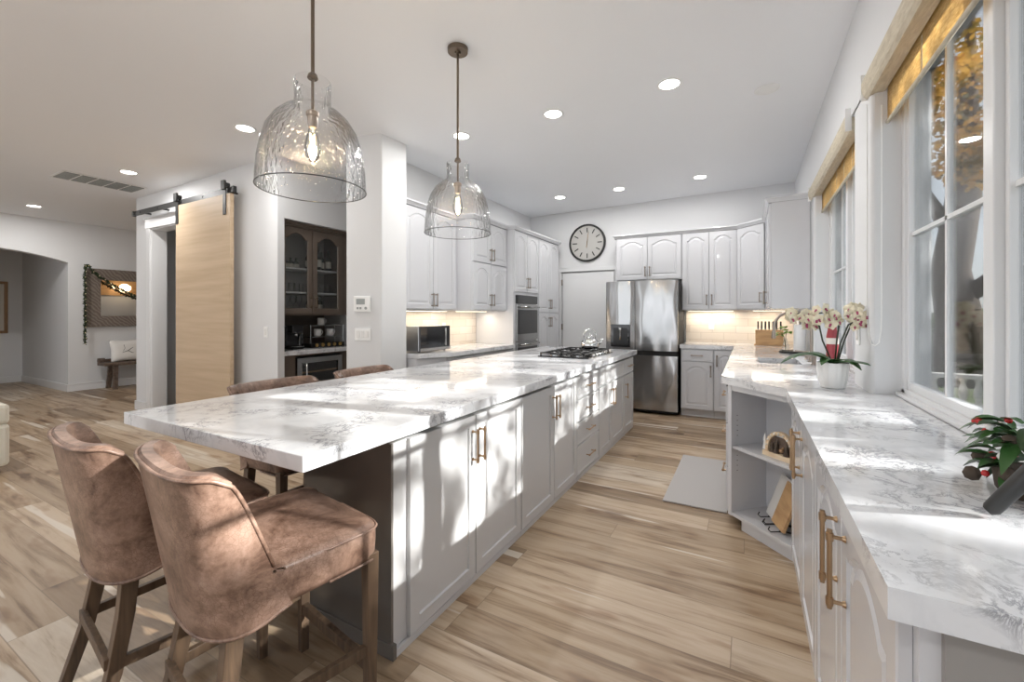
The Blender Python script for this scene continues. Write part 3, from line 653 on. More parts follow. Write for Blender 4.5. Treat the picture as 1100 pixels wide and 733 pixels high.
# ================================================================= PENDANTS AND LAMPS
def pendant(label,x,y):
    z1=zc(x); t=thing('pendant_light',label,'pendant lamp',(x,y,0),0,'glass pendants over the island')
    B().lathe([(.065,z1-.028),(.067,z1-.002),(.06,z1)],n=32).lathe([(.018,z1-.04),(.02,z1-.028)],n=16).build('canopy','bronze',t,smooth=True,auto=True)
    B().cyl((0,0,2.36),(0,0,z1-.03),.0075,12).cyl((0,0,2.20),(0,0,2.36),.006,12).lathe([(.018,2.355),(.022,2.36),(.018,2.375),(.008,2.385)],n=16).build('rod','bronze',t,smooth=True,auto=True)
    B().lathe([(.012,2.225),(.026,2.215),(.026,2.20),(.021,2.195),(.021,2.165),(.017,2.15)],n=20).build('socket','nickel',t,smooth=True,auto=True)
    pr=[(.066,2.352),(.072,2.345),(.073,2.33),(.071,2.28),(.072,2.245),(.083,2.232),(.112,2.215),(.148,2.18),(.178,2.13),(.197,2.07),(.208,2.0),(.2135,1.94),(.215,1.89)]
    b=B(); b.lathe(pr,n=56,cap=False); b.build('glass_shade','pendant_glass',t,smooth=True)
    ring=[(.215*math.cos(k*math.pi/28),.215*math.sin(k*math.pi/28),1.889) for k in range(57)]
    B().tube(ring,.0022,6).build('rim','rim_grey',t,smooth=True)
    bl=B().lathe([(.014,2.155),(.017,2.14),(.03,2.09),(.033,2.06),(.028,2.03),(.012,2.008),(.001,2.004)],n=20).build('bulb','clear_glass',t,smooth=True)
    b=B()
    for k in range(4):
        a=k*math.pi/2; b.cyl((.006*math.cos(a),.006*math.sin(a),2.035),(.010*math.cos(a),.010*math.sin(a),2.12),.0018,6)
    b.build('filament','filament',bl)
    light('POINT','lamp',t,(0,0,2.075),5,.02,(1,.78,.5))
pendant('clear rippled-glass dome pendant hanging nearest the camera, over the stool end',-1.615,1.19)
pendant('clear rippled-glass dome pendant hanging over the middle of the island, round canopy in view',-1.66,2.29)
def can(label,x,y,on=True,pw=None):
    t=thing('recessed_light',label,'ceiling light',(x,y,zc(x)),0,'recessed ceiling lights')
    B().lathe([(.088,.002),(.09,-.004),(.08,-.008),(.07,-.004),(.068,.004)],n=32,cap=False).build('trim_ring','white_plastic',t,smooth=True)
    B().lathe([(.0695,-.003),(.0695,-.0045)],n=32).build('lens','led' if on else 'led_off',t)
    if on: light('AREA','lamp',t,(0,0,-.012),pw or DOWN,.13,(1,.985,.96))
can('lit recessed ceiling light nearest the windows, middle row of the kitchen',-.524,3.44)
can('lit recessed ceiling light, centre of the middle kitchen row',-1.48,3.44)
can('lit recessed ceiling light partly behind the far pendant rod',-2.43,3.41)
can('lit recessed ceiling light above the wall clock',-2.43,5.9,True,DOWN*.7)
can('lit recessed ceiling light in front of the fridge cabinets',-1.565,5.93,True,DOWN*.7)
can('lit recessed ceiling light in the back row nearest the windows',-.535,5.95,True,DOWN*.7)
can('unlit recessed ceiling fitting close to the window wall',.13,3.9,False)
can('lit recessed ceiling light left of the near pendant, before the barn door',-4.04,2.28,True,DOWN*1.3)
can('lit recessed ceiling light beside the air vent',-6.4,2.27,True,DOWN*1.5)
can('lit recessed ceiling light near the arched opening, farthest left',-9.45,2.22,True,DOWN*1.5)
can('unseen ceiling light added to brighten the pantry behind the barn door',-6.2,3.6)  # hidden lamp added to brighten the pantry doorway
for x,y in ((-.8,-1.2),(-4,-1.4),(-7.5,-1.4)): can('unseen ceiling light added behind the camera as fill for the living side',x,y,True,DOWN*1.7)  # fill lamps out of view, added to lift the living side and ceiling
vt=thing('ceiling_vent','long white ceiling air vent with dark slatted panels','vent',(-7.15,2.26,zc(-7.15)),0)
B().box(-.22,.22,-.40,.40,-.008,-.001).build('frame','white_plastic',vt)
for k in range(5):
    y0=-.385+k*.155; b=B(); b.box(-.19,.19,y0+.006,y0+.139,-.0095,-.0085); o=b.build('grille','dark_gap',vt)
    b=B()
    for j in range(12): b.box(-.188+j*.0318,-.170+j*.0318,y0+.006,y0+.139,-.013,-.0095)
    b.build('louvre','screen_grey',o)
# ================================================================= STOOLS
def make_stool():
    t=thing('counter_stool','x','stool')
    # seat block
    n=28; ls=[]
    def ring(sx,sy,z,e=9,dy=0):
        out=[]
        for k in range(n):
            a=2*math.pi*k/n; c,s_=math.cos(a),math.sin(a)
            out.append((sx*math.copysign(abs(c)**(2/e),c),dy+sy*math.copysign(abs(s_)**(2/e),s_),z))
        return out
    for sx,sy,z in ((.235,.158,.543),(.256,.180,.540),(.260,.184,.56),(.262,.186,.60),(.262,.186,.640),(.258,.183,.650),(.235,.165,.659),(.16,.11,.666),(.05,.03,.668)): ls.append(ring(sx,sy,z,9,.07))
    b=B(); b.loops(ls); b.build('seat','leather',t,smooth=True)
    rg=[p for p in ring(.2635,.1875,.645,9,.07) if p[1]>-.13]; rg=sorted(rg,key=lambda p:math.atan2(p[1]+.5,p[0])); B().tube(rg,.0045,6).build('seat_piping','leather',t,smooth=True)
    rg=[p for p in ring(.259,.183,.541,9,.07) if p[1]>-.06]; rg=sorted(rg,key=lambda p:math.atan2(p[1]+.5,p[0])); B().tube(rg,.0045,6).build('hem_piping','leather',t,smooth=True)
    # barrel back shell
    def shell(a,h,off):
        # a -1..1 across, h 0..1 up; off = offset inwards
        w=.248+.022*h-off*.9; dep=.20-.075*h-off
        yb=-.045-.15*h
        th=a*R(90); e=.72
        x=w*math.copysign(abs(math.sin(th))**e,math.sin(th)); y=yb-dep*abs(math.cos(th))**e
        if h<.25: x*=1+.06*(1-h/.25)*abs(a)
        z=.490+.455*h+.052*(1-h)*abs(a)**4-.030*h**6*max(0,(abs(a)-.7)/.3)**3+.012*h*math.cos(a*math.pi/2)*0
        return (x,y,z)
    NA_,NH=36,14
    out=[[shell(-1+2*i/NA_,j/NH,0) for i in range(NA_+1)] for j in range(NH+1)]
    inn=[[shell(-1+2*i/NA_,j/NH,.05) for i in range(NA_+1)] for j in range(NH+1)]
    b=B(); ls=[]
    for j in range(NH+1): ls.append(out[j]+inn[j][::-1])
    # rounded top lip
    m=[tuple((Vector(p)+Vector(q))/2+Vector((0,0,.014)) for p,q in zip(out[NH],inn[NH]))]
    top=[tuple(Vector(p).lerp(Vector(q),.22)+Vector((0,0,.012))) for p,q in zip(out[NH],inn[NH])]+[tuple(Vector(p).lerp(Vector(q),.78)+Vector((0,0,.012))) for p,q in zip(out[NH],inn[NH])][::-1]
    ls.append(top)
    rs=b.loops(ls,False,False).rs
    for r_ in (rs[0],rs[-1]):
        nn=NA_+1
        for i in range(nn-1): b.f([r_[i],r_[i+1],r_[2*nn-2-i],r_[2*nn-1-i]])
    b.build('backrest','leather',t,smooth=True,auto=True)
    pts=[out[j][0] for j in range(4,NH)]+out[NH]+[out[j][-1] for j in range(NH-1,3,-1)]
    pts=[tuple(Vector(p)+Vector((0,-.001,.002))) for p in pts]
    B().tube(pts,.0055,6).build('back_piping','leather',t,smooth=True)
    B().tube([tuple(Vector(p)+Vector((0,0,-.002))) for p in out[0]],.0055,6).build('lower_piping','leather',t,smooth=True)
    # legs
    for s in (-1,1):
        B().loops([[(s*.235+a*.021,.225+c*.021,.56) for a,c in ((-1,-1),(1,-1),(1,1),(-1,1))],[(s*.235+a*.015,.225+c*.015,0) for a,c in ((-1,-1),(1,-1),(1,1),(-1,1))]]).build('leg','stool_wood',t,bev=.002)
        pts=[(s*.182,-.165,.515),(s*.187,-.178,.38),(s*.197,-.21,.20),(s*.203,-.27,0)]
        ws=[.023,.022,.020,.017]
        B().loops([[(x+a*w_,y+c*w_,z) for a,c in ((-1,-1),(1,-1),(1,1),(-1,1))] for (x,y,z),w_ in zip(pts,ws)]).build('leg','stool_wood',t,bev=.002)
        b=B(); 
        def beam(p,q,w_,h_):
            p,q=Vector(p),Vector(q); d=(q-p).normalized(); sdv=d.cross(Vector((0,0,1))).normalized()*w_; u=Vector((0,0,h_))
            b.loops([[tuple(e+sdv*a+u*c) for a,c in ((-1,-1),(1,-1),(1,1),(-1,1))] for e in (p,q)])
        beam((s*.233,.215,.235),(s*.202,-.215,.235),.010,.017); b.build('stretcher','stool_wood',t,bev=.002)
    b=B(); b.box(-.235,.235,.213,.235,.155,.195); b.build('footrest','stool_wood',t,bev=.002)
    b=B(); b.box(-.2,.2,-.232,-.212,.225,.26); b.build('stretcher','stool_wood',t,bev=.002)
    return t
st=make_stool()
SGp='leather counter stools around the island'
for i,(x,y,a,lab) in enumerate([(-1.39,.862,-10,'brown distressed leather counter stool in front, at the near end of the island'),
    (-1.955,.83,-8,'brown distressed leather counter stool standing left of the front stool'),
    (-2.30,1.60,-92,'brown leather counter stool on the far side of the island, nearer one, mostly hidden'),
    (-2.30,2.31,-88,'brown leather counter stool on the far side of the island, before the pillar')]):
    o=st if i==0 else copy_tree(st)
    o.location=(x,y,0); o.rotation_euler=(0,0,R(a)); tag(o,lab,'stool',SGp)
# ================================================================= BARN DOOR
bd=thing('barn_door','sliding pale oak barn door hanging before the pantry doorway','door',(-5.64,2.70,0))
B().box(-.60,.60,-.022,.022,.02,2.712).build('door_slab','oak_door',bd,bev=.003)
for x in (-.565,.50):
    o=B().box(x-.03,x+.03,-.030,-.022,2.48,2.82).box(x-.035,x+.035,-.05,-.026,2.76,2.86).build('hanger','black_iron',bd,bev=.002)
    B().cyl((x,-.040,2.815),(x,.018,2.815),.03,20).build('wheel','black_iron',o,smooth=True,auto=True)
rl=thing('barn_door_track','black steel barn door rail mounted above the pantry doorway','rail',(-6.25,2.70,2.75))
B().box(-1.19,1.25,-.006,.006,-.033,.033).build('rail','black_iron',rl)
for x in (-1.19,1.25): B().box(x-.02,x+.02,-.02,.02,-.035,.035).build('end_stop','black_iron',rl,bev=.003)
for x in (-1.0,-.5,.1,.6,1.1): B().cyl((x,.006,0),(x,.119,0),.012,10).cyl((x,-.012,0),(x,-.006,0),.012,8).build('standoff','black_iron',rl)
# ================================================================= DRINKS ALCOVE (local frame of the diagonal wall)
def al(name,label,cat,x,y,z=0,group=None,rz=0):
    p=dw.matrix_basis@Vector((x,y,z)); return thing(name,label,cat,p,NA+rz,group)
bpy.context.view_layer.update()
ab=al('alcove_cabinet','dark taupe glass-door wall cabinet in the drinks alcove','cabinet',0,.09)
B().box(.079,.095,0,.33,1.35,2.40).box(.88,.90,0,.33,1.35,2.40).box(.095,.88,.32,.33,1.35,2.40).box(.095,.88,0,.32,1.35,1.39).box(.095,.88,0,.32,2.34,2.40).box(.46,.49,.003,.03,1.39,2.34).box(.90,1.14,0,.02,1.35,2.40).build('carcass','dark_cabinet',ab)
B().box(.079,1.14,-.05,.0,2.375,2.40).box(.079,1.14,-.03,0,2.35,2.375).build('cornice','dark_cabinet',ab,bev=.006)
B().box(.096,.879,.312,.319,1.39,2.34).build('back_lining','taupe_and_shade',ab)
for z in (1.615,1.89): B().box(.096,.879,.03,.312,z-.012,z+.006).build('shelf','white_trim',ab)
for x0,x1,sd_ in ((.08,.472,'r'),(.478,.885,'l')):
    o=door_mesh(x1-x0-.004,.97,'glass').build('door','dark_cabinet',ab); o.location=(x0+.002,-.001,1.37)
    B().box(.05,x1-x0-.05,-.012,-.009,.05,.92).build('glass_pane','clear_glass',o)
    handle_mesh(.03 if sd_=='l' else x1-x0-.034,.13,.13,True).build('handle','bronze',o,smooth=True)
o=thing('alcove_counter','grey-white stone counter slab in the drinks alcove','countertop',dw.matrix_basis@Vector((0,0,0)),NA)
B().box(.079,1.148,.02,.735,.905,.955).build('slab','quartz',o,bev=.003)
o=al('cooler_surround','dark taupe base panels framing the drinks cooler','cabinet',.0,.07)
B().box(.079,.255,0,.6,0,.904).box(.885,1.148,0,.6,0,.904).box(.255,.885,.0,.02,.885,.904).build('surround_panel','dark_cabinet',o,bev=.002)
o=thing('alcove_splash','dark tiled back panel behind the coffee machine','back panel',dw.matrix_basis@Vector((0,0,0)),NA)
B().box(.079,1.148,.738,.748,.957,1.35).build('backing','dark_cabinet',o)
wc=al('wine_cooler','under-counter drinks cooler with steel-framed glass door in the alcove','wine cooler',.265,.08)
B().box(0,.61,.02,.55,.02,.87).build('body','black_plastic',wc)
b=B(); b.loops([aloop(0,.61,.05,.86,-.0,0),aloop(0,.61,.05,.86,-.03,0),aloop(.06,.55,.12,.80,-.03,0),aloop(.06,.55,.12,.80,-.0,0)],False,False); b.build('door_frame','steel_flat',wc)
B().box(.06,.55,-.018,-.012,.12,.80).build('glass_pane','clear_glass',wc)
B().cyl((.09,-.07,.3),(.09,-.07,.8),.009).cyl((.09,-.03,.34),(.09,-.07,.34),.006).cyl((.09,-.03,.76),(.09,-.07,.76),.006).build('handle','steel_flat',wc,smooth=True)
for z in (.25,.4,.55,.68): B().box(.05,.56,.0,.018,z,z+.018).build('rack','frame_wood',wc)
# coffee machine
cm=al('coffee_machine','black pod coffee machine on the alcove counter','coffee machine',.37,.28,.956)
B().box(-.075,.075,-.10,.17,0,.03).box(-.075,.075,.02,.17,.03,.27).box(-.07,.07,-.09,.02,.19,.28).build('body','black_plastic',cm,bev=.012)
B().cyl((0,-.05,.15),(0,-.05,.19),.018).build('spout','chrome',cm,smooth=True)
B().box(-.055,.055,-.13,-.02,.03,.036).build('drip_tray','chrome',cm)
B().lathe([(.045,.0),(.045,.16),(.04,.17)],(.135,.08,0),20).build('water_tank','black_gloss',cm,smooth=True,auto=True)
rk=al('mug_rack','two-tier white mug shelf with capsule row on the alcove counter','rack',.80,.30,.956)
B().box(-.22,.22,-.08,.10,.125,.131).box(-.22,.22,-.08,.10,.265,.271).build('tier','steel_flat',rk)
B().cyl((-.235,.09,0),(-.235,.09,.27),.004).cyl((.235,.09,0),(.235,.09,.27),.004).cyl((-.235,-.07,0),(-.235,-.07,.27),.004).cyl((.235,-.07,0),(.235,-.07,.27),.004).build('post','steel_flat',rk)
B().box(-.24,.24,-.09,.05,.0,.05).build('drawer','dark_gap',rk)
for k in range(5): B().cyl((-.17+k*.085,-.10,.03),(-.17+k*.085,-.088,.03),.022,14).build('capsule','gold_coin',rk,smooth=True,auto=True)
def mug():
    t=al('mug','x','mug',0,0)
    B().lathe([(.036,0),(.042,.006),(.044,.09),(.041,.09),(.038,.01),(.001,.008)],n=20,cap=False).build('body','white_ceramic',t,smooth=True)
    B().tube([(.042,0,.075),(.066,0,.07),(.072,0,.048),(.06,0,.025),(.041,0,.02)],.006,8).build('handle','white_ceramic',t,smooth=True)
    return t
mg=mug()
for i,(x,y,z,lab) in enumerate([(.76,.30,1.228,'white mug alone on the top tier of the alcove mug rack'),(.71,.30,1.088,'white mug on the lower tier of the rack, nearer the coffee machine'),(.89,.30,1.088,'white mug on the lower tier of the rack, nearer the pillar')]):
    o=mg if i==0 else copy_tree(mg); o.location=dw.matrix_basis@Vector((x,y,z)); tag(o,lab,'mug','white mugs on the rack')
def glassware(kind,x,y,z,lab,grp,h=.12,r=.03):
    t=al(kind,lab,'glass' if kind!='bottle' else 'bottle',x,y,z,grp)
    if kind=='bottle':
        B().lathe([(r,0),(r,h*.6),(r*.4,h*.75),(r*.36,h*.98),(r*.42,h)],n=16).build('body','bottle_dark',t,smooth=True)
        B().lathe([(r*1.02,h*.15),(r*1.02,h*.45)],n=16,cap=False).build('label','label_paper',t,smooth=True)
    elif kind=='wine_glass':
        B().lathe([(r,0),(.004,.006),(.004,h*.45),(r*.9,h*.6),(r,h*.8),(r*.85,h)],n=14,cap=False).build('bowl','clear_glass',t,smooth=True)
    else: B().lathe([(r*.8,0),(r,h),],n=14,cap=False).build('tumbler_body','clear_glass',t,smooth=True)
for i,x in enumerate((.51,.58,.65,.72,.79)): glassware('bottle',x+.03,.24+.04*(i%2),1.897,'dark bottle standing on the upper shelf behind the right glass door','bottles in the alcove cabinet',.24+.03*(i%3),.034)
for i,x in enumerate((.53,.61,.68)): glassware('bottle',x+.03,.26,1.391,'dark bottle on the floor of the cabinet behind the right glass door','lower bottles in the alcove cabinet',.2,.032)
for i,x in enumerate((.14,.21,.28,.35,.42)): glassware('bottle',x,.30,1.897,'dark low bottle on the upper shelf behind the left glass door','low bottles in the alcove cabinet',.13,.033)
for i,x in enumerate((.13,.21,.29,.37,.445)): glassware('wine_glass',x,.28,1.391,'stemmed glass on the cabinet floor behind the left glass door','stemmed glasses in the alcove cabinet',.19,.034)
for i,x in enumerate((.14,.21,.28,.35,.42)): glassware('tumbler',x,.28,1.622,'short tumbler on the middle shelf behind the left glass door','tumblers behind the left door',.11,.03)
for i,x in enumerate((.52,.60,.68,.76,.84)): glassware('tumbler',x,.28,1.622,'short tumbler on the middle shelf behind the right glass door','tumblers behind the right door',.11,.03)
# ================================================================= WALL THINGS
ck2=thing('wall_clock','large round black-rimmed grey clock on the back wall above the door','clock',(-2.325,6.826,2.54),0)
def disc(bm,r,y0,y1,n=48): bm.loops([[(r*math.cos(2*math.pi*k/n),y,r*math.sin(2*math.pi*k/n)) for k in range(n)] for y in (y0,y1)])
b=B(); n=48
prof=[(.31,0),(.31,-.03),(.30,-.038),(.285,-.038),(.280,-.028)]
b.loops([[(r*math.cos(2*math.pi*k/n),y,r*math.sin(2*math.pi*k/n)) for k in range(n)] for r,y in prof],True,False)
b.build('rim','black_iron',ck2,smooth=True,auto=True)
b=B(); disc(b,.283,-.012,-.014); b.build('dial','clock_face',ck2)
for k in range(12):
    b=B(); b.M=Matrix.Rotation(k*math.pi/6,4,'Y'); b.box(-.008,.008,-.018,-.014,.175,.25); b.build('hour_mark','black_iron',ck2)
for ang,L_,w_ in ((8,.19,.004),(188,.08,.006)):
    b=B(); b.M=Matrix.Rotation(R(ang),4,'Y'); b.box(-w_,w_,-.022,-.019,-.03,L_); b.build('hand','brass',ck2)
th=thing('thermostat','white wall thermostat with grey screen on the pillar','thermostat',(-3.235,2.926,1.46),math.atan2(.11,.36))
B().box(-.085,.085,-.025,0,-.075,.075).build('body','white_plastic',th,bev=.006)
B().box(-.055,.035,-.027,-.025,-.005,.05).build('screen','screen_grey',th)
B().box(-.05,-.03,-.028,-.025,-.05,-.03).box(-.02,0,-.028,-.025,-.05,-.03).cyl((.045,-.028,-.04),(.045,-.025,-.04),.014,12).build('button','screen_grey',th)
def switch(label,loc,rz,n=1):
    t=thing('light_switch',label,'switch',loc,rz,'white switch plates')
    w_=.035+.024*(n-1)
    B().box(-w_,w_,-.006,0,-.058,.058).build('plate','white_plastic',t,bev=.002)
    for k in range(n):
        x=(k-(n-1)/2)*.047; B().box(x-.016,x+.016,-.010,-.006,-.033,.033).build('rocker','white_ceramic',t,bev=.001)
switch('triple white rocker switch plate on the pillar below the thermostat',(-3.235,2.926,1.17),math.atan2(.11,.36),3)
switch('single white switch plate on the wall right of the barn door',(-4.6,2.818,1.17),0)
switch('cream switch plate on the wall between the two windows',(WX-.002,3.04,1.25),R(-90))
switch('white outlet plate on the tiled backsplash right of the fridge',(-.46,6.797,1.2),0)
switch('white outlet plate on the tiled backsplash near the ovens',(-3.358,4.33,1.2),R(90))
# mirror and garland, bench, pillows, picture
mr=thing('wall_mirror','large mirror in a grey chevron wood frame on the far left wall','mirror',(-10.455,3.95,1.665),R(90))
hw,hh=.87,.53; b=B()
b.loops([[(-hw,0,-hh),(hw,0,-hh),(hw,0,hh),(-hw,0,hh)],[(-hw,-.05,-hh),(hw,-.05,-hh),(hw,-.05,hh),(-hw,-.05,hh)],[(-hw+.21,-.045,-hh+.2),(hw-.21,-.045,-hh+.2),(hw-.21,-.045,hh-.2),(-hw+.21,-.045,hh-.2)],[(-hw+.21,-.02,-hh+.2),(hw-.21,-.02,-hh+.2),(hw-.21,-.02,hh-.2),(-hw+.21,-.02,hh-.2)]],True,False)
b.build('frame','chevron_wood',mr)
B().box(-hw+.205,hw-.205,-.03,-.02,-hh+.195,hh-.195).build('mirror_glass','mirror_glass',mr)
gl=thing('garland','dark green berry garland draped over the framed mirror','garland',(-10.34,3.05,0),R(90))
pts=[(0,0,.84)]+[(0.005*math.sin(k*2),-.01,.84+(2.22-.84)*k/14) for k in range(1,15)]
sw=[(0.04,-.02,2.23)]+[(x,-.03,2.23-.62*math.sin(min(1,x/1.15)*math.pi/2)**.9 if x<1.15 else 1.61+.62*(x-1.15)**2*.6) for x in [.1+.08*i for i in range(20)]]
P_=pts+sw
B().tube(P_,.012,6).build('vine','stem',gl)
b=B(); fl=B(); rnd=random.Random(3)
for i in range(len(P_)-1):
    for k in range(26):
        t=rnd.random(); p=Vector(P_[i]).lerp(Vector(P_[i+1]),t); d=Vector((rnd.uniform(-1,1),rnd.uniform(-1,.3),rnd.uniform(-1,1))).normalized()
        s_=d.cross(Vector((.3,.2,.9))).normalized()*.011; q=p+d*rnd.uniform(.03,.05)
        b.f([b.v(*(p-s_)),b.v(*(p+d*.02+s_*1.5)),b.v(*q),b.v(*(p+d*.02-s_*1.2))])
    p=Vector(P_[i])+Vector((0,-.035,0)); fl.ball(tuple(p),.0045,6)
b.build('needles','shrub_leaf',gl); fl.build('fairy_lights','fairy_light',gl)
ln=thing('mirror_glow_standin','wood board with glowing bulbs, added as a warm glow for the framed mirror','stand-in glow',(-7.702,4.5,1.98),R(-90))  # added stand-in for the warm glow reflected in the mirror
B().box(-.75,.75,-.03,0,-.17,.19).build('backboard','block_wood',ln,bev=.003)
for x in (-.45,-.15,.15,.45):
    o=B().lathe([(.02,.06),(.028,.03),(.03,.0),(.02,-.03),(.001,-.04)],(x,-.09,0),14).build('bulb','bulb_warm',ln,smooth=True)
    B().cyl((x,-.03,.07),(x,-.09,.07),.012,10).build('arm','black_iron',o)
light('POINT','lamp',ln,(0,-.25,0),3,.1,(1,.75,.45))
bn=thing('bench','dark rustic wooden bench against the far left wall','bench',(-10.22,3.95,0),R(90))
B().box(-.72,.72,-.17,.17,.43,.485).build('seat','dark_bench',bn,bev=.008)
for x in (-.55,.55):
    for s in (-1,1):
        B().loops([[(x+a*.035,s*.10+c*.03,.43) for a,c in ((-1,-1),(1,-1),(1,1),(-1,1))],[(x+a*.03-.02,s*.15+c*.028,0) for a,c in ((-1,-1),(1,-1),(1,1),(-1,1))]]).build('leg','dark_bench',bn)
B().box(-.72,-.63,.10,.16,.485,.56).box(-.72,.72,.14,.17,.485,.54).build('back_rail','dark_bench',bn,bev=.004)
def pillow(x,y,lab):
    t=thing('pillow',lab,'pillow',(x,y,.485),R(90),'pillows on the bench')
    b=B(); n=14
    for s in (-1,1):
        g=[]
        for i in range(n+1):
            row=[]
            for j in range(n+1):
                u,v=i/n*2-1,j/n*2-1; th_=s*.07*((1-u**4)*(1-v**4))**.6
                cx=u*.24*(1-.08*(1-abs(v))); cz=.2+v*.2*(1-.08*(1-abs(u)))
                row.append(b.v(cx,th_-.06+cz*.25,cz))
            g.append(row)
        for i in range(n):
            for j in range(n): b.f([g[i][j],g[i+1][j],g[i+1][j+1],g[i][j+1]])
    b.build('cover','cushion_white',t,smooth=True)
    B().tube([(-.17,-.07,.1),(-.08,-.082,.17),(0,-.08,.2),(.07,-.063,.25),(.16,-.035,.30)],.006,6).tube([(-.08,-.082,.17),(-.04,-.064,.25),(-.05,-.045,.31)],.005,6).tube([(.0,-.08,.2),(.06,-.088,.16),(.14,-.078,.15)],.005,6).build('branch_print','black_iron',t)
pillow(-10.25,3.60,'white pillow with dark branch print at the near end of the bench')
pillow(-10.25,4.15,'white pillow further along the bench, mostly behind the wall')
pf=thing('picture_frame','brown wooden picture frame on the hall wall beyond the arch','picture',(-12.895,2.1,1.5),R(90))
b=B(); hw,hh=.57,.51
b.loops([[(-hw,0,-hh),(hw,0,-hh),(hw,0,hh),(-hw,0,hh)],[(-hw,-.03,-hh),(hw,-.03,-hh),(hw,-.03,hh),(-hw,-.03,hh)],[(-hw+.05,-.03,-hh+.05),(hw-.05,-.03,-hh+.05),(hw-.05,-.03,hh-.05),(-hw+.05,-.03,hh-.05)],[(-hw+.05,-.015,-hh+.05),(hw-.05,-.015,-hh+.05),(hw-.05,-.015,hh-.05),(-hw+.05,-.015,hh-.05)]],True,False)
b.build('frame','frame_wood',pf); B().box(-hw+.045,hw-.045,-.016,-.01,-hh+.045,hh-.045).build('print','label_paper',pf)
so=thing('sofa','cream upholstered sofa end at the left edge of the room','sofa',(-6.15,.55,0))
B().box(-.6,.58,-.6,.62,.06,.42).build('base','cream_fabric',so,bev=.03)
B().box(.33,.58,-.6,.62,.42,.59).build('armrest','cream_fabric',so,bev=.03)
B().box(-.6,.32,-.55,.6,.43,.56).build('seat_cushion','cream_fabric',so,bev=.04)
for x in (-.5,.5):
    for y in (-.5,.52): B().cyl((x,y,0),(x,y,.06),.025,10).build('foot','black_plastic',so)
# ================================================================= SHADES, CORDS
def shade(label,y0,y1):
    t=thing('roller_shade',label,'window shade',(0,(y0+y1)/2,0),0,'woven roller shades'); h=(y1-y0)/2
    b=B(); pr=[(.605,2.60),(.545,2.60),(.532,2.59),(.520,2.56),(.520,2.53),(.53,2.49),(.545,2.475),(.56,2.475),(.56,2.48),(.605,2.48)]
    b.loops([[(x-.003,y,z) for x,z in pr] for y in (-h,h)]); b.build('valance','valance_linen',t)
    for q in (-h-.003,h): B().box(.516,.548,q,q+.003,2.47,2.605).build('end_cap','white_plastic',t)
    b=B(); ls=[]
    b.box(.612,.6135,-h+.06,h-.03,2.33,2.54); b.build('fabric','shade_fabric',t)
    B().cyl((.613,-h+.06,2.325),(.613,h-.03,2.325),.009,10).build('hem_bar','valance_linen',t,smooth=True)
    for k in range(1,6):
        y=-h+.06+(2*h-.09)*k/6; B().box(.6105,.612,y-.003,y+.003,2.335,2.48).build('seam','valance_linen',t)
    return t
sh1=shade('woven linen roller shade over the near window, valance running out of frame',-.3,2.84)
shade('woven linen roller shade over the far window above the sink',3.26,5.10)
pts=[(-.018,.13-.04,2.45)]+[(-.018,.09,2.4-.07*k) for k in range(15)]+[(-.018,.08,1.32),(-.016,.06,1.25),(-.012,.03,1.21),(-.002,.0,1.205),(.012,-.005,1.22),(.02,.0,1.28)]+[(.022,.0,1.35+.07*k) for k in range(16)]
B().tube(pts,.0026,6).build('pull_cord','white_plastic',sh1,smooth=True).location=(.56,2.755-1.27,0)
# ================================================================= COUNTER THINGS ON THE RIGHT
CT=.9605
orc=thing('potted_orchid','cream and magenta orchid in a fluted white pot below the window pier','orchid',(.405,2.90,CT))
B().lathe([(.048,0),(.055,.004),(.066,.045),(.072,.10),(.073,.138),(.068,.138),(.062,.11)],n=64,cap=True,rib=(16,.022)).build('pot','white_ceramic',orc,smooth=True,auto=True)
B().lathe([(.063,.118),(.04,.125),(.001,.128)],n=20).build('soil','bark',orc)
for k,(a,L_,w_,dr,up) in enumerate([(200,.26,.042,.75,.75),(-48,.20,.036,.25,.32),(150,.20,.042,.9,.95),(35,.12,.026,.55,.5),(-50,.16,.03,.9,.8),(-120,.13,.028,.9,.9)]):
    B().blade((0,0,.13),(math.cos(R(a)),math.sin(R(a))),L_,w_,dr,up).build('leaf','leaf_green',orc,smooth=True,solid=.003)
rnd=random.Random(11)
stems=[((.0,.0,.13),(-.045,.0,.30),(-.06,.01,.42),(-.12,.02,.50),(-.21,.02,.50)),((.01,.0,.13),(.02,.01,.30),(.03,.0,.44),(-.02,.0,.51),(-.09,-.01,.50)),((.02,0,.13),(.05,.0,.3),(.08,.0,.42),(.10,-.01,.49),(.06,-.02,.53)),((.015,-.01,.13),(.03,-.02,.28),(.065,-.02,.42),(.12,-.02,.47),(.16,-.02,.45))]
fm=None
stems=[tuple((x,y,(z-.13)*.74+.13) for x,y,z in q) for q in stems]
for s_ in stems:
    B().tube(s_,.0042,8).build('stem','stem',orc,smooth=True)
def flower():
    t=B()
    for k in range(5):
        a=R(90+72*k); L_=.030; w_=.019 if k in (1,4) else .013
        d=Vector((math.cos(a),0,math.sin(a))); s2=Vector((-d.z,0,d.x)); rows=[]
        for i in range(6):
            q=i/5; ww=w_*math.sin(math.pi*(.1+.86*q)); rows.append((d*(L_*q)+s2*ww+Vector((0,-.002-.008*q*q,0)),d*(L_*q)+Vector((0,-.006*math.sin(q*3),0)),d*(L_*q)-s2*ww+Vector((0,-.002-.008*q*q,0))))
        for A_,C_ in zip(rows,rows[1:]):
            va=[t.v(*p) for p in A_]; vc=[t.v(*p) for p in C_]; t.f([va[0],va[1],vc[1],vc[0]]); t.f([va[1],va[2],vc[2],vc[1]])
    return t
f0=flower().build('flower','petal',orc,smooth=True,solid=.0012)
c0=B().ball((0,-.008,-.004),.006,8).ball((0,-.012,-.012),.005,8).build('lip','petal_core',f0,smooth=True)
first=True
spots=[]
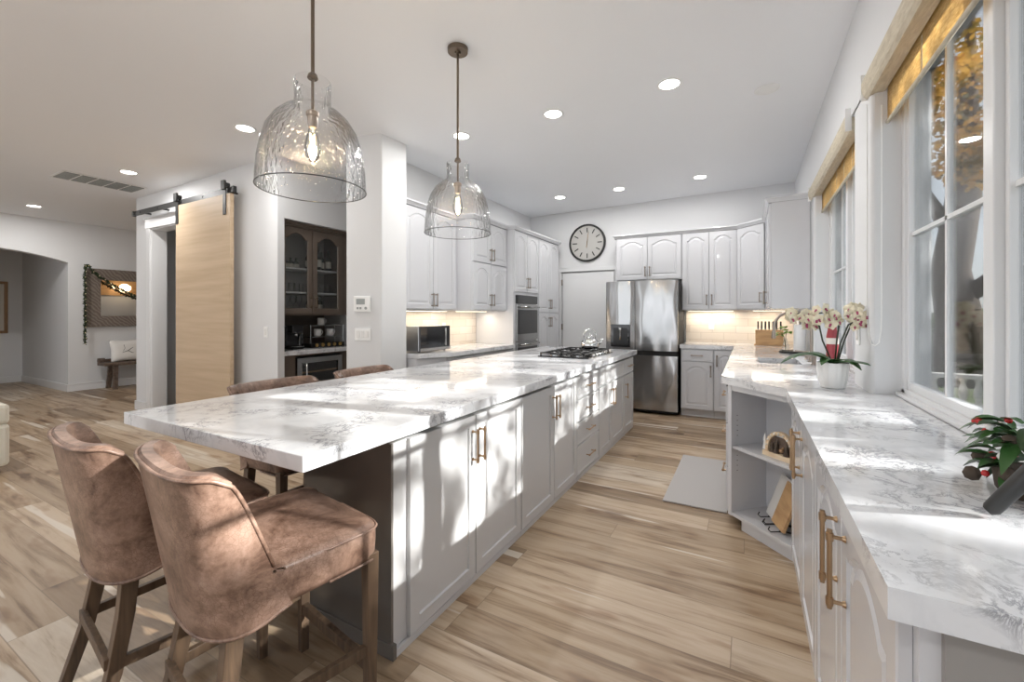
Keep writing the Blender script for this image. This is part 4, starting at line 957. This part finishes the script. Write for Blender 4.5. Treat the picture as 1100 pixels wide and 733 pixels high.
for s_ in stems:
    for k in range(15):
        q=rnd.uniform(2.4,4); i=min(3,int(q)); p=Vector(s_[i]).lerp(Vector(s_[i+1] if i<4 else s_[i]),q-i)
        spots.append(p+Vector((rnd.uniform(-.022,.022),rnd.uniform(-.035,.01),rnd.uniform(-.045,.03))))
for p in spots:
    if first: f=f0; first=False
    else:
        f=f0.copy(); COL.objects.link(f); f.parent=orc; c_=c0.copy(); COL.objects.link(c_); c_.parent=f
    f.location=p; f.rotation_euler=(rnd.uniform(-.4,.4),rnd.uniform(-.5,.5),rnd.uniform(-.9,.9)); s1=rnd.uniform(.85,1.15); f.scale=(s1,s1,s1)
fc=thing('kitchen_faucet','brushed nickel gooseneck faucet behind the sink','faucet',(.47,4.40,CT))
B().lathe([(.028,0),(.028,.006),(.018,.012),(.016,.07),(.013,.08)],n=20).build('base','nickel',fc,smooth=True,auto=True)
pts=[(0,0,.07),(0,0,.25)]+[(-.135+.135*math.cos(R(a)),0,.29+.135*math.sin(R(a))) for a in range(0,181,15)]+[(-.272,0,.24)]
B().tube(pts,.0125,12).cyl((-.272,0,.25),(-.274,0,.19),.017,14).build('spout','nickel',fc,smooth=True,auto=True)
for x,y,nm,lab in ((.46,4.62,'soap_dispenser','small brushed nickel soap dispenser beyond the faucet'),(.46,4.15,'faucet_lever','short brushed nickel lever post nearest the orchid')):
    t=thing(nm,lab,'tap fitting',(x,y,CT))
    B().lathe([(.022,0),(.022,.006),(.015,.012),(.015,.05),(.018,.055),(.018,.075)],n=18).build('post','nickel',t,smooth=True,auto=True)
    B().cyl((0,0,.068),(-.09,-.01,.074),.006,10).build('lever','nickel',t,smooth=True)
kb=thing('knife_block','wooden knife block with black handled knives in the back corner','knife block',(.24,6.50,CT),0)
B().box(-.155,.155,-.06,.06,.012,.20).box(-.17,.17,-.07,.07,0,.012).build('block','block_wood',kb,bev=.003)
KG='black-handled knives in the block'
for k in range(7):
    x=.24-.125+.042*k; t=thing('kitchen_knife','black-handled knife standing in the wooden block','knife',(x,6.50+.02*((k%2)*2-1),CT+.2),0,KG)
    B().loops([[(sx*.009,sy*.011,z) for sx,sy in ((-1,-1),(1,-1),(1,1),(-1,1))] for z in (.012,.05,.09,.11)]).build('handle','black_plastic',t,bev=.003)
    B().box(-.008,.008,-.01,.01,.001,.012).build('bolster','steel_flat',t)
tr=thing('tray','dark oval serving tray on the counter behind the faucet','tray',(.42,5.35,CT))
B().lathe([(.10,.0),(.13,.004),(.14,.018),(.134,.018),(.12,.009),(.001,.009)],n=32,cap=False).build('dish','black_iron',tr,smooth=True)
tw=thing('paper_towel_roll','white paper towel roll on its stand on the tray','paper towel',(.47,5.33,CT+.0095))
B().cyl((0,0,.0),(0,0,.008),.065,24).cyl((0,0,.008),(0,0,.33),.006).ball((0,0,.335),.014).build('stand','bronze',tw,smooth=True,auto=True)
B().lathe([(.02,.009),(.055,.009),(.055,.285),(.02,.285),(.02,.009)],n=32,cap=False).build('roll','paper_white',tw,smooth=True,auto=True)
vs=thing('sprig_vase','small glass vase with bright green sprig on the tray','vase',(.345,5.33,CT+.0095))
B().lathe([(.02,0),(.035,.01),(.028,.06),(.014,.12),(.018,.14)],n=20,cap=False).build('vase','clear_glass',vs,smooth=True)
B().tube([(0,0,.02),(0,0,.12),(.005,0,.2)],.003,6).tube([(0,0,.02),(-.01,0,.15),(-.035,0,.19)],.003,6).build('stem','stem',vs)
for a,L_,z,x in ((200,.09,.18,-.01),(20,.07,.2,0),(-100,.08,.22,0),(-60,.09,.19,0),(160,.08,.23,0),(-150,.09,.16,-.02),(-120,.08,.25,0)):
    B().blade((x,0,z),(math.cos(R(a)),math.sin(R(a))),L_,.034,.7,.7,5).build('leaf','leaf_bright',vs,smooth=True,solid=.001)
rb=thing('red_bottle','tall red and cream bottle on the counter behind the orchid','bottle',(.55,3.95,CT)); rb.scale=(.95,.95,.9)
B().lathe([(.038,0),(.040,.01),(.040,.26),(.03,.32),(.022,.38),(.022,.42),(.001,.425)],n=24).build('body','red_glaze',rb,smooth=True)
B().lathe([(.0412,.20),(.0412,.25)],n=24,cap=False).build('wrap','label_paper',rb,smooth=True)
# holly centrepiece and black handled lighter at the right edge
hy=thing('holly_centrepiece','bushy holly and berry centrepiece at the right edge of the counter','flower arrangement',(.560,1.37,CT))
rnd=random.Random(5)
B().lathe([(.06,0),(.07,.01),(.075,.05),(.06,.06),(.001,.06)],n=20).build('bowl','bark',hy,smooth=True)
for grp_i in range(3):
    b=B()
    for k in range(42):
        a=rnd.uniform(0,360); el=rnd.uniform(0,1); r0=.03+.05*rnd.random()
        p=(r0*math.cos(R(a)),r0*math.sin(R(a)),.03+.13*el)
        b.blade(p,(math.cos(R(a)),math.sin(R(a))),rnd.uniform(.04,.07),rnd.uniform(.010,.017),rnd.uniform(.2,.9),rnd.uniform(-.1,.8),5,.5)
    b.build('foliage',['leaf_green','shrub_leaf','leaf_green'][grp_i],hy,smooth=True)
for nm,mt,nn,rr_ in (('berry','berry',26,.0075),('candy','white_ceramic',8,.010),('pine_cone','bark',8,.017)):
    for k in range(nn):
        a=rnd.uniform(0,360); r0=rnd.uniform(.07,.115); b=B().ball((r0*math.cos(R(a)),r0*math.sin(R(a)),rnd.uniform(.03,.16)),rr_,8)
        b.build(nm,mt,hy,smooth=True)
lt=thing('candle_snuffer','long black rod-shaped handle leaning against the holly at the right edge','handle',(.49,1.185,CT))
B().tube([(-.076,.010,.012),(-.070,.009,.018),(-.029,.003,.086),(.03,-.005,.18),(.06,-.01,.228)],[.009,.0135,.015,.016,.016],16).build('rod','black_iron',lt,smooth=True,auto=True)
# things in the open shelf
def shp(x,y,z): return sc.matrix_basis@Vector((x,y,z))
bpy.context.view_layer.update()
ar=thing('wooden_arch_ornament','carved wooden arch Christmas ornament on the upper shelf of the open unit','ornament',shp(.31,.08,.5235),R(-45))
B().box(-.10,.10,-.03,.03,0,.028).build('base','pale_wood',ar,bev=.002)
b=B(); nn=20; o_=[]; i_=[]
for k in range(nn+1):
    a=math.pi*k/nn; o_.append((.095*math.cos(a),.045+.11*math.sin(a))); i_.append((.076*math.cos(a),.045+.09*math.sin(a)))
ls=[]
for (ox,oz),(ix,iz) in zip(o_,i_): ls.append([(ox,-.012,oz),(ox,.012,oz),(ix,.012,iz),(ix,-.012,iz)])
b.loops(ls); b.box(-.095,-.076,-.012,.012,.028,.045).box(.076,.095,-.012,.012,.028,.045); b.build('arch','pale_wood',ar)
b=B()
for k in range(9):
    a=math.pi*(k+.5)/9; b.ball((.0855*math.cos(a),-.016,.045+.10*math.sin(a)),.006,6)
b.build('beads','white_ceramic',ar)
B().box(-.075,.075,.004,.008,.028,.12).build('backdrop','dark_bench',ar)
for x,h in ((-.05,.06),(-.02,.08),(.045,.07)): B().lathe([(.018,0),(.006,h*.5),(.012,h*.5),(.001,h)],(x,-.008,.028),8).build('carved_tree','bark',ar)
b=B(); b.ball((.012,-.008,.05),.013,8).ball((.022,-.008,.066),.007,8).build('carved_figure','frame_wood',ar)
for x in (-.108,.102): B().lathe([(.012,0),(.004,.05),(.009,.05),(.001,.095)],(x,0,.028),8).build('white_tree','white_ceramic',ar)
for (x,mt,nm,lab,w_,h_,th_) in ((.20,'white_ceramic','serving_board','white rectangular board leaning on a black easel in the lower shelf',.18,.27,.014),(.285,'block_wood','cutting_board','wood-grained board leaning on a black easel in the lower shelf',.16,.26,.018)):
    by=.13 if nm=='serving_board' else .075; t=thing(nm,lab,'board',shp(x,by,.104),R(-45-28)); b=B(); b.M=Matrix.Translation((0,0,.018))@Matrix.Rotation(R(-20),4,'X'); b.box(-w_/2,w_/2,0,th_,.0,h_); b.build('board',mt,t,bev=.003)
    e=thing('plate_easel','small black wire easel holding the '+('white' if nm=='serving_board' else 'wooden')+' board','easel',shp(x,by,.1005),R(-45-28),'wire easels')
    for s in (-1,1):
        B().tube([(s*.045,.12,.004),(s*.045,.03,.012),(s*.045,-.01,.010),(s*.045,-.045,.006),(s*.045,-.058,.02),(s*.045,-.05,.036)],.0035,6).tube([(s*.045,.0,.012),(s*.045,.05,.09),(s*.045,.085,.16)],.003,6).build('wire','black_iron',e,smooth=True)
tag(B().box(-.546,-.125,3.27,4.42,.001,.012).build('floor_mat','rug_fabric',bev=.004),'flat grey mat on the floor in front of the sink cabinets','mat')
# ================================================================= OUTSIDE
struct('ground',B().box(.9,40,-20,40,-.35,-.27),'paving')
struct('bounce_slab',B().box(-20,.9,-24,-3.42,-.2,-.05),'pale_bounce')  # unseen pale slab added to bounce sunlight up to the ceiling
tag(B().box(3.2,30,-12,38,-.27,-.25).build('lawn','lawn'),'patch of lawn and ground cover beyond the patio','lawn')
def tree(name,label,loc,trunk,crown,nleaf,mat,ls=.07,seed=1,grp=None):
    rnd=random.Random(seed); t=thing(name,label,'tree',loc,0,grp)
    b=B()
    for pts,rs in trunk: b.tube(pts,rs,10)
    b.build('trunk','bark',t,smooth=True)
    b=B()
    for k in range(nleaf):
        c=rnd.choice(crown); a=rnd.uniform(0,2*math.pi); u=rnd.uniform(-1,1); r=c[3]*rnd.random()**.4; q=math.sqrt(1-u*u)
        p=Vector((c[0]+r*q*math.cos(a),c[1]+r*q*math.sin(a),c[2]+r*u*.8))
        d=Vector((rnd.uniform(-1,1),rnd.uniform(-1,1),rnd.uniform(-1,1))).normalized(); e=d.cross(Vector((.3,.7,.2))).normalized(); l=ls*rnd.uniform(.6,1.3)
        b.f([b.v(*(p-d*l)),b.v(*(p+e*l*.55)),b.v(*(p+d*l)),b.v(*(p-e*l*.55))])
    b.build('foliage',mat,t)
    return t
tree('autumn_tree','dark-trunked tree with golden autumn leaves seen through the near window',(4.15,13.4,-.25),
 [([(0,0,0),(.05,0,1.4),(-.1,.05,2.6),(.1,0,4.2),(.2,.1,6.0),(.3,.2,8.5)],[.50,.40,.34,.30,.2,.06]),([(.02,0,1.9),(.7,-.3,2.6),(1.7,-.9,3.7),(2.6,-1.4,5.2)],[.2,.15,.11,.05]),([(.05,0,3.2),(-.6,.1,4.6),(-1.1,.3,6.5)],[.16,.12,.05])]
 ,[(.3,-.8,5.0,1.0),(1.2,-1.6,5.2,1.2),(.2,0,6.8,1.7),(1.9,-1.9,6.2,1.6),(-.7,.2,6.8,1.3),(1.3,-1.2,3.9,.6),(.9,-1.3,2.9,.35),(2.4,-2.2,4.4,.9)],9000,'autumn_leaves',.075,2,'garden trees')
rnd=random.Random(21)
cr=[(rnd.uniform(-1.0,1.0),rnd.uniform(-4.5,4.0),rnd.uniform(3.3,6.6),rnd.uniform(.45,.8)) for k in range(54)]
tree('shade_tree','broad leafy tree outside that throws dappled shade over the kitchen',(7.2,3.3,-.25),
 [([(0,0,0),(.05,0,1.4),(0,.1,3.0),(.1,0,5)],[.2,.16,.13,.06]),([(0,.05,2.4),(.1,1.4,3.6),(0,3.2,4.6)],[.12,.08,.03]),([(0,.05,2.2),(-.1,-1.6,3.5),(0,-3.6,4.6)],[.12,.08,.03])],
 cr,7500,'green_leaves',.085,4,'garden trees')
tree('hedge_shrub','dark evergreen mass behind the stone balustrade',(4.6,15.5,-.25),[([(0,0,0),(0,0,1.5)],[.1,.05])],[(0,0,.7,1.0),(-1.6,.5,.6,.9),(1.6,.3,.8,1.0),(.5,.5,1.2,.8)],5000,'green_leaves',.12,6,'garden trees')
bl=thing('stone_balustrade','pale stone balustrade in the garden seen through the near window','balustrade',(2.35,10.1,-.25),R(-4)); bl.scale=(.8,.8,.62)
B().box(0,5,-.12,.12,0,.15).box(0,5,-.12,.12,.85,.97).build('rail','stone',bl,bev=.01)
for k in range(22): B().lathe([(.06,.15),(.06,.2),(.04,.24),(.085,.42),(.07,.55),(.04,.72),(.06,.8),(.06,.85)],(.15+k*.225,0,0),10).build('baluster','stone',bl,smooth=True)
hs=thing('neighbour_house','pale grey-green clapboard house across the yard','house',(12,2,-.25))
B().box(0,6,-8,9,0,5.5).build('wall','siding',hs)
B().prism([(-.5,-8.5),(6.5,-8.5),(6.5,9.5),(-.5,9.5)],5.5,5.8).build('roof','roof_tile',hs)
for y in (-5,0,5): o=B().box(-.06,.02,y-.6,y+.6,1.4,3.0).build('window','white_trim',hs); B().box(-.08,-.06,y-.5,y+.5,1.5,2.9).build('pane','black_gloss',o)
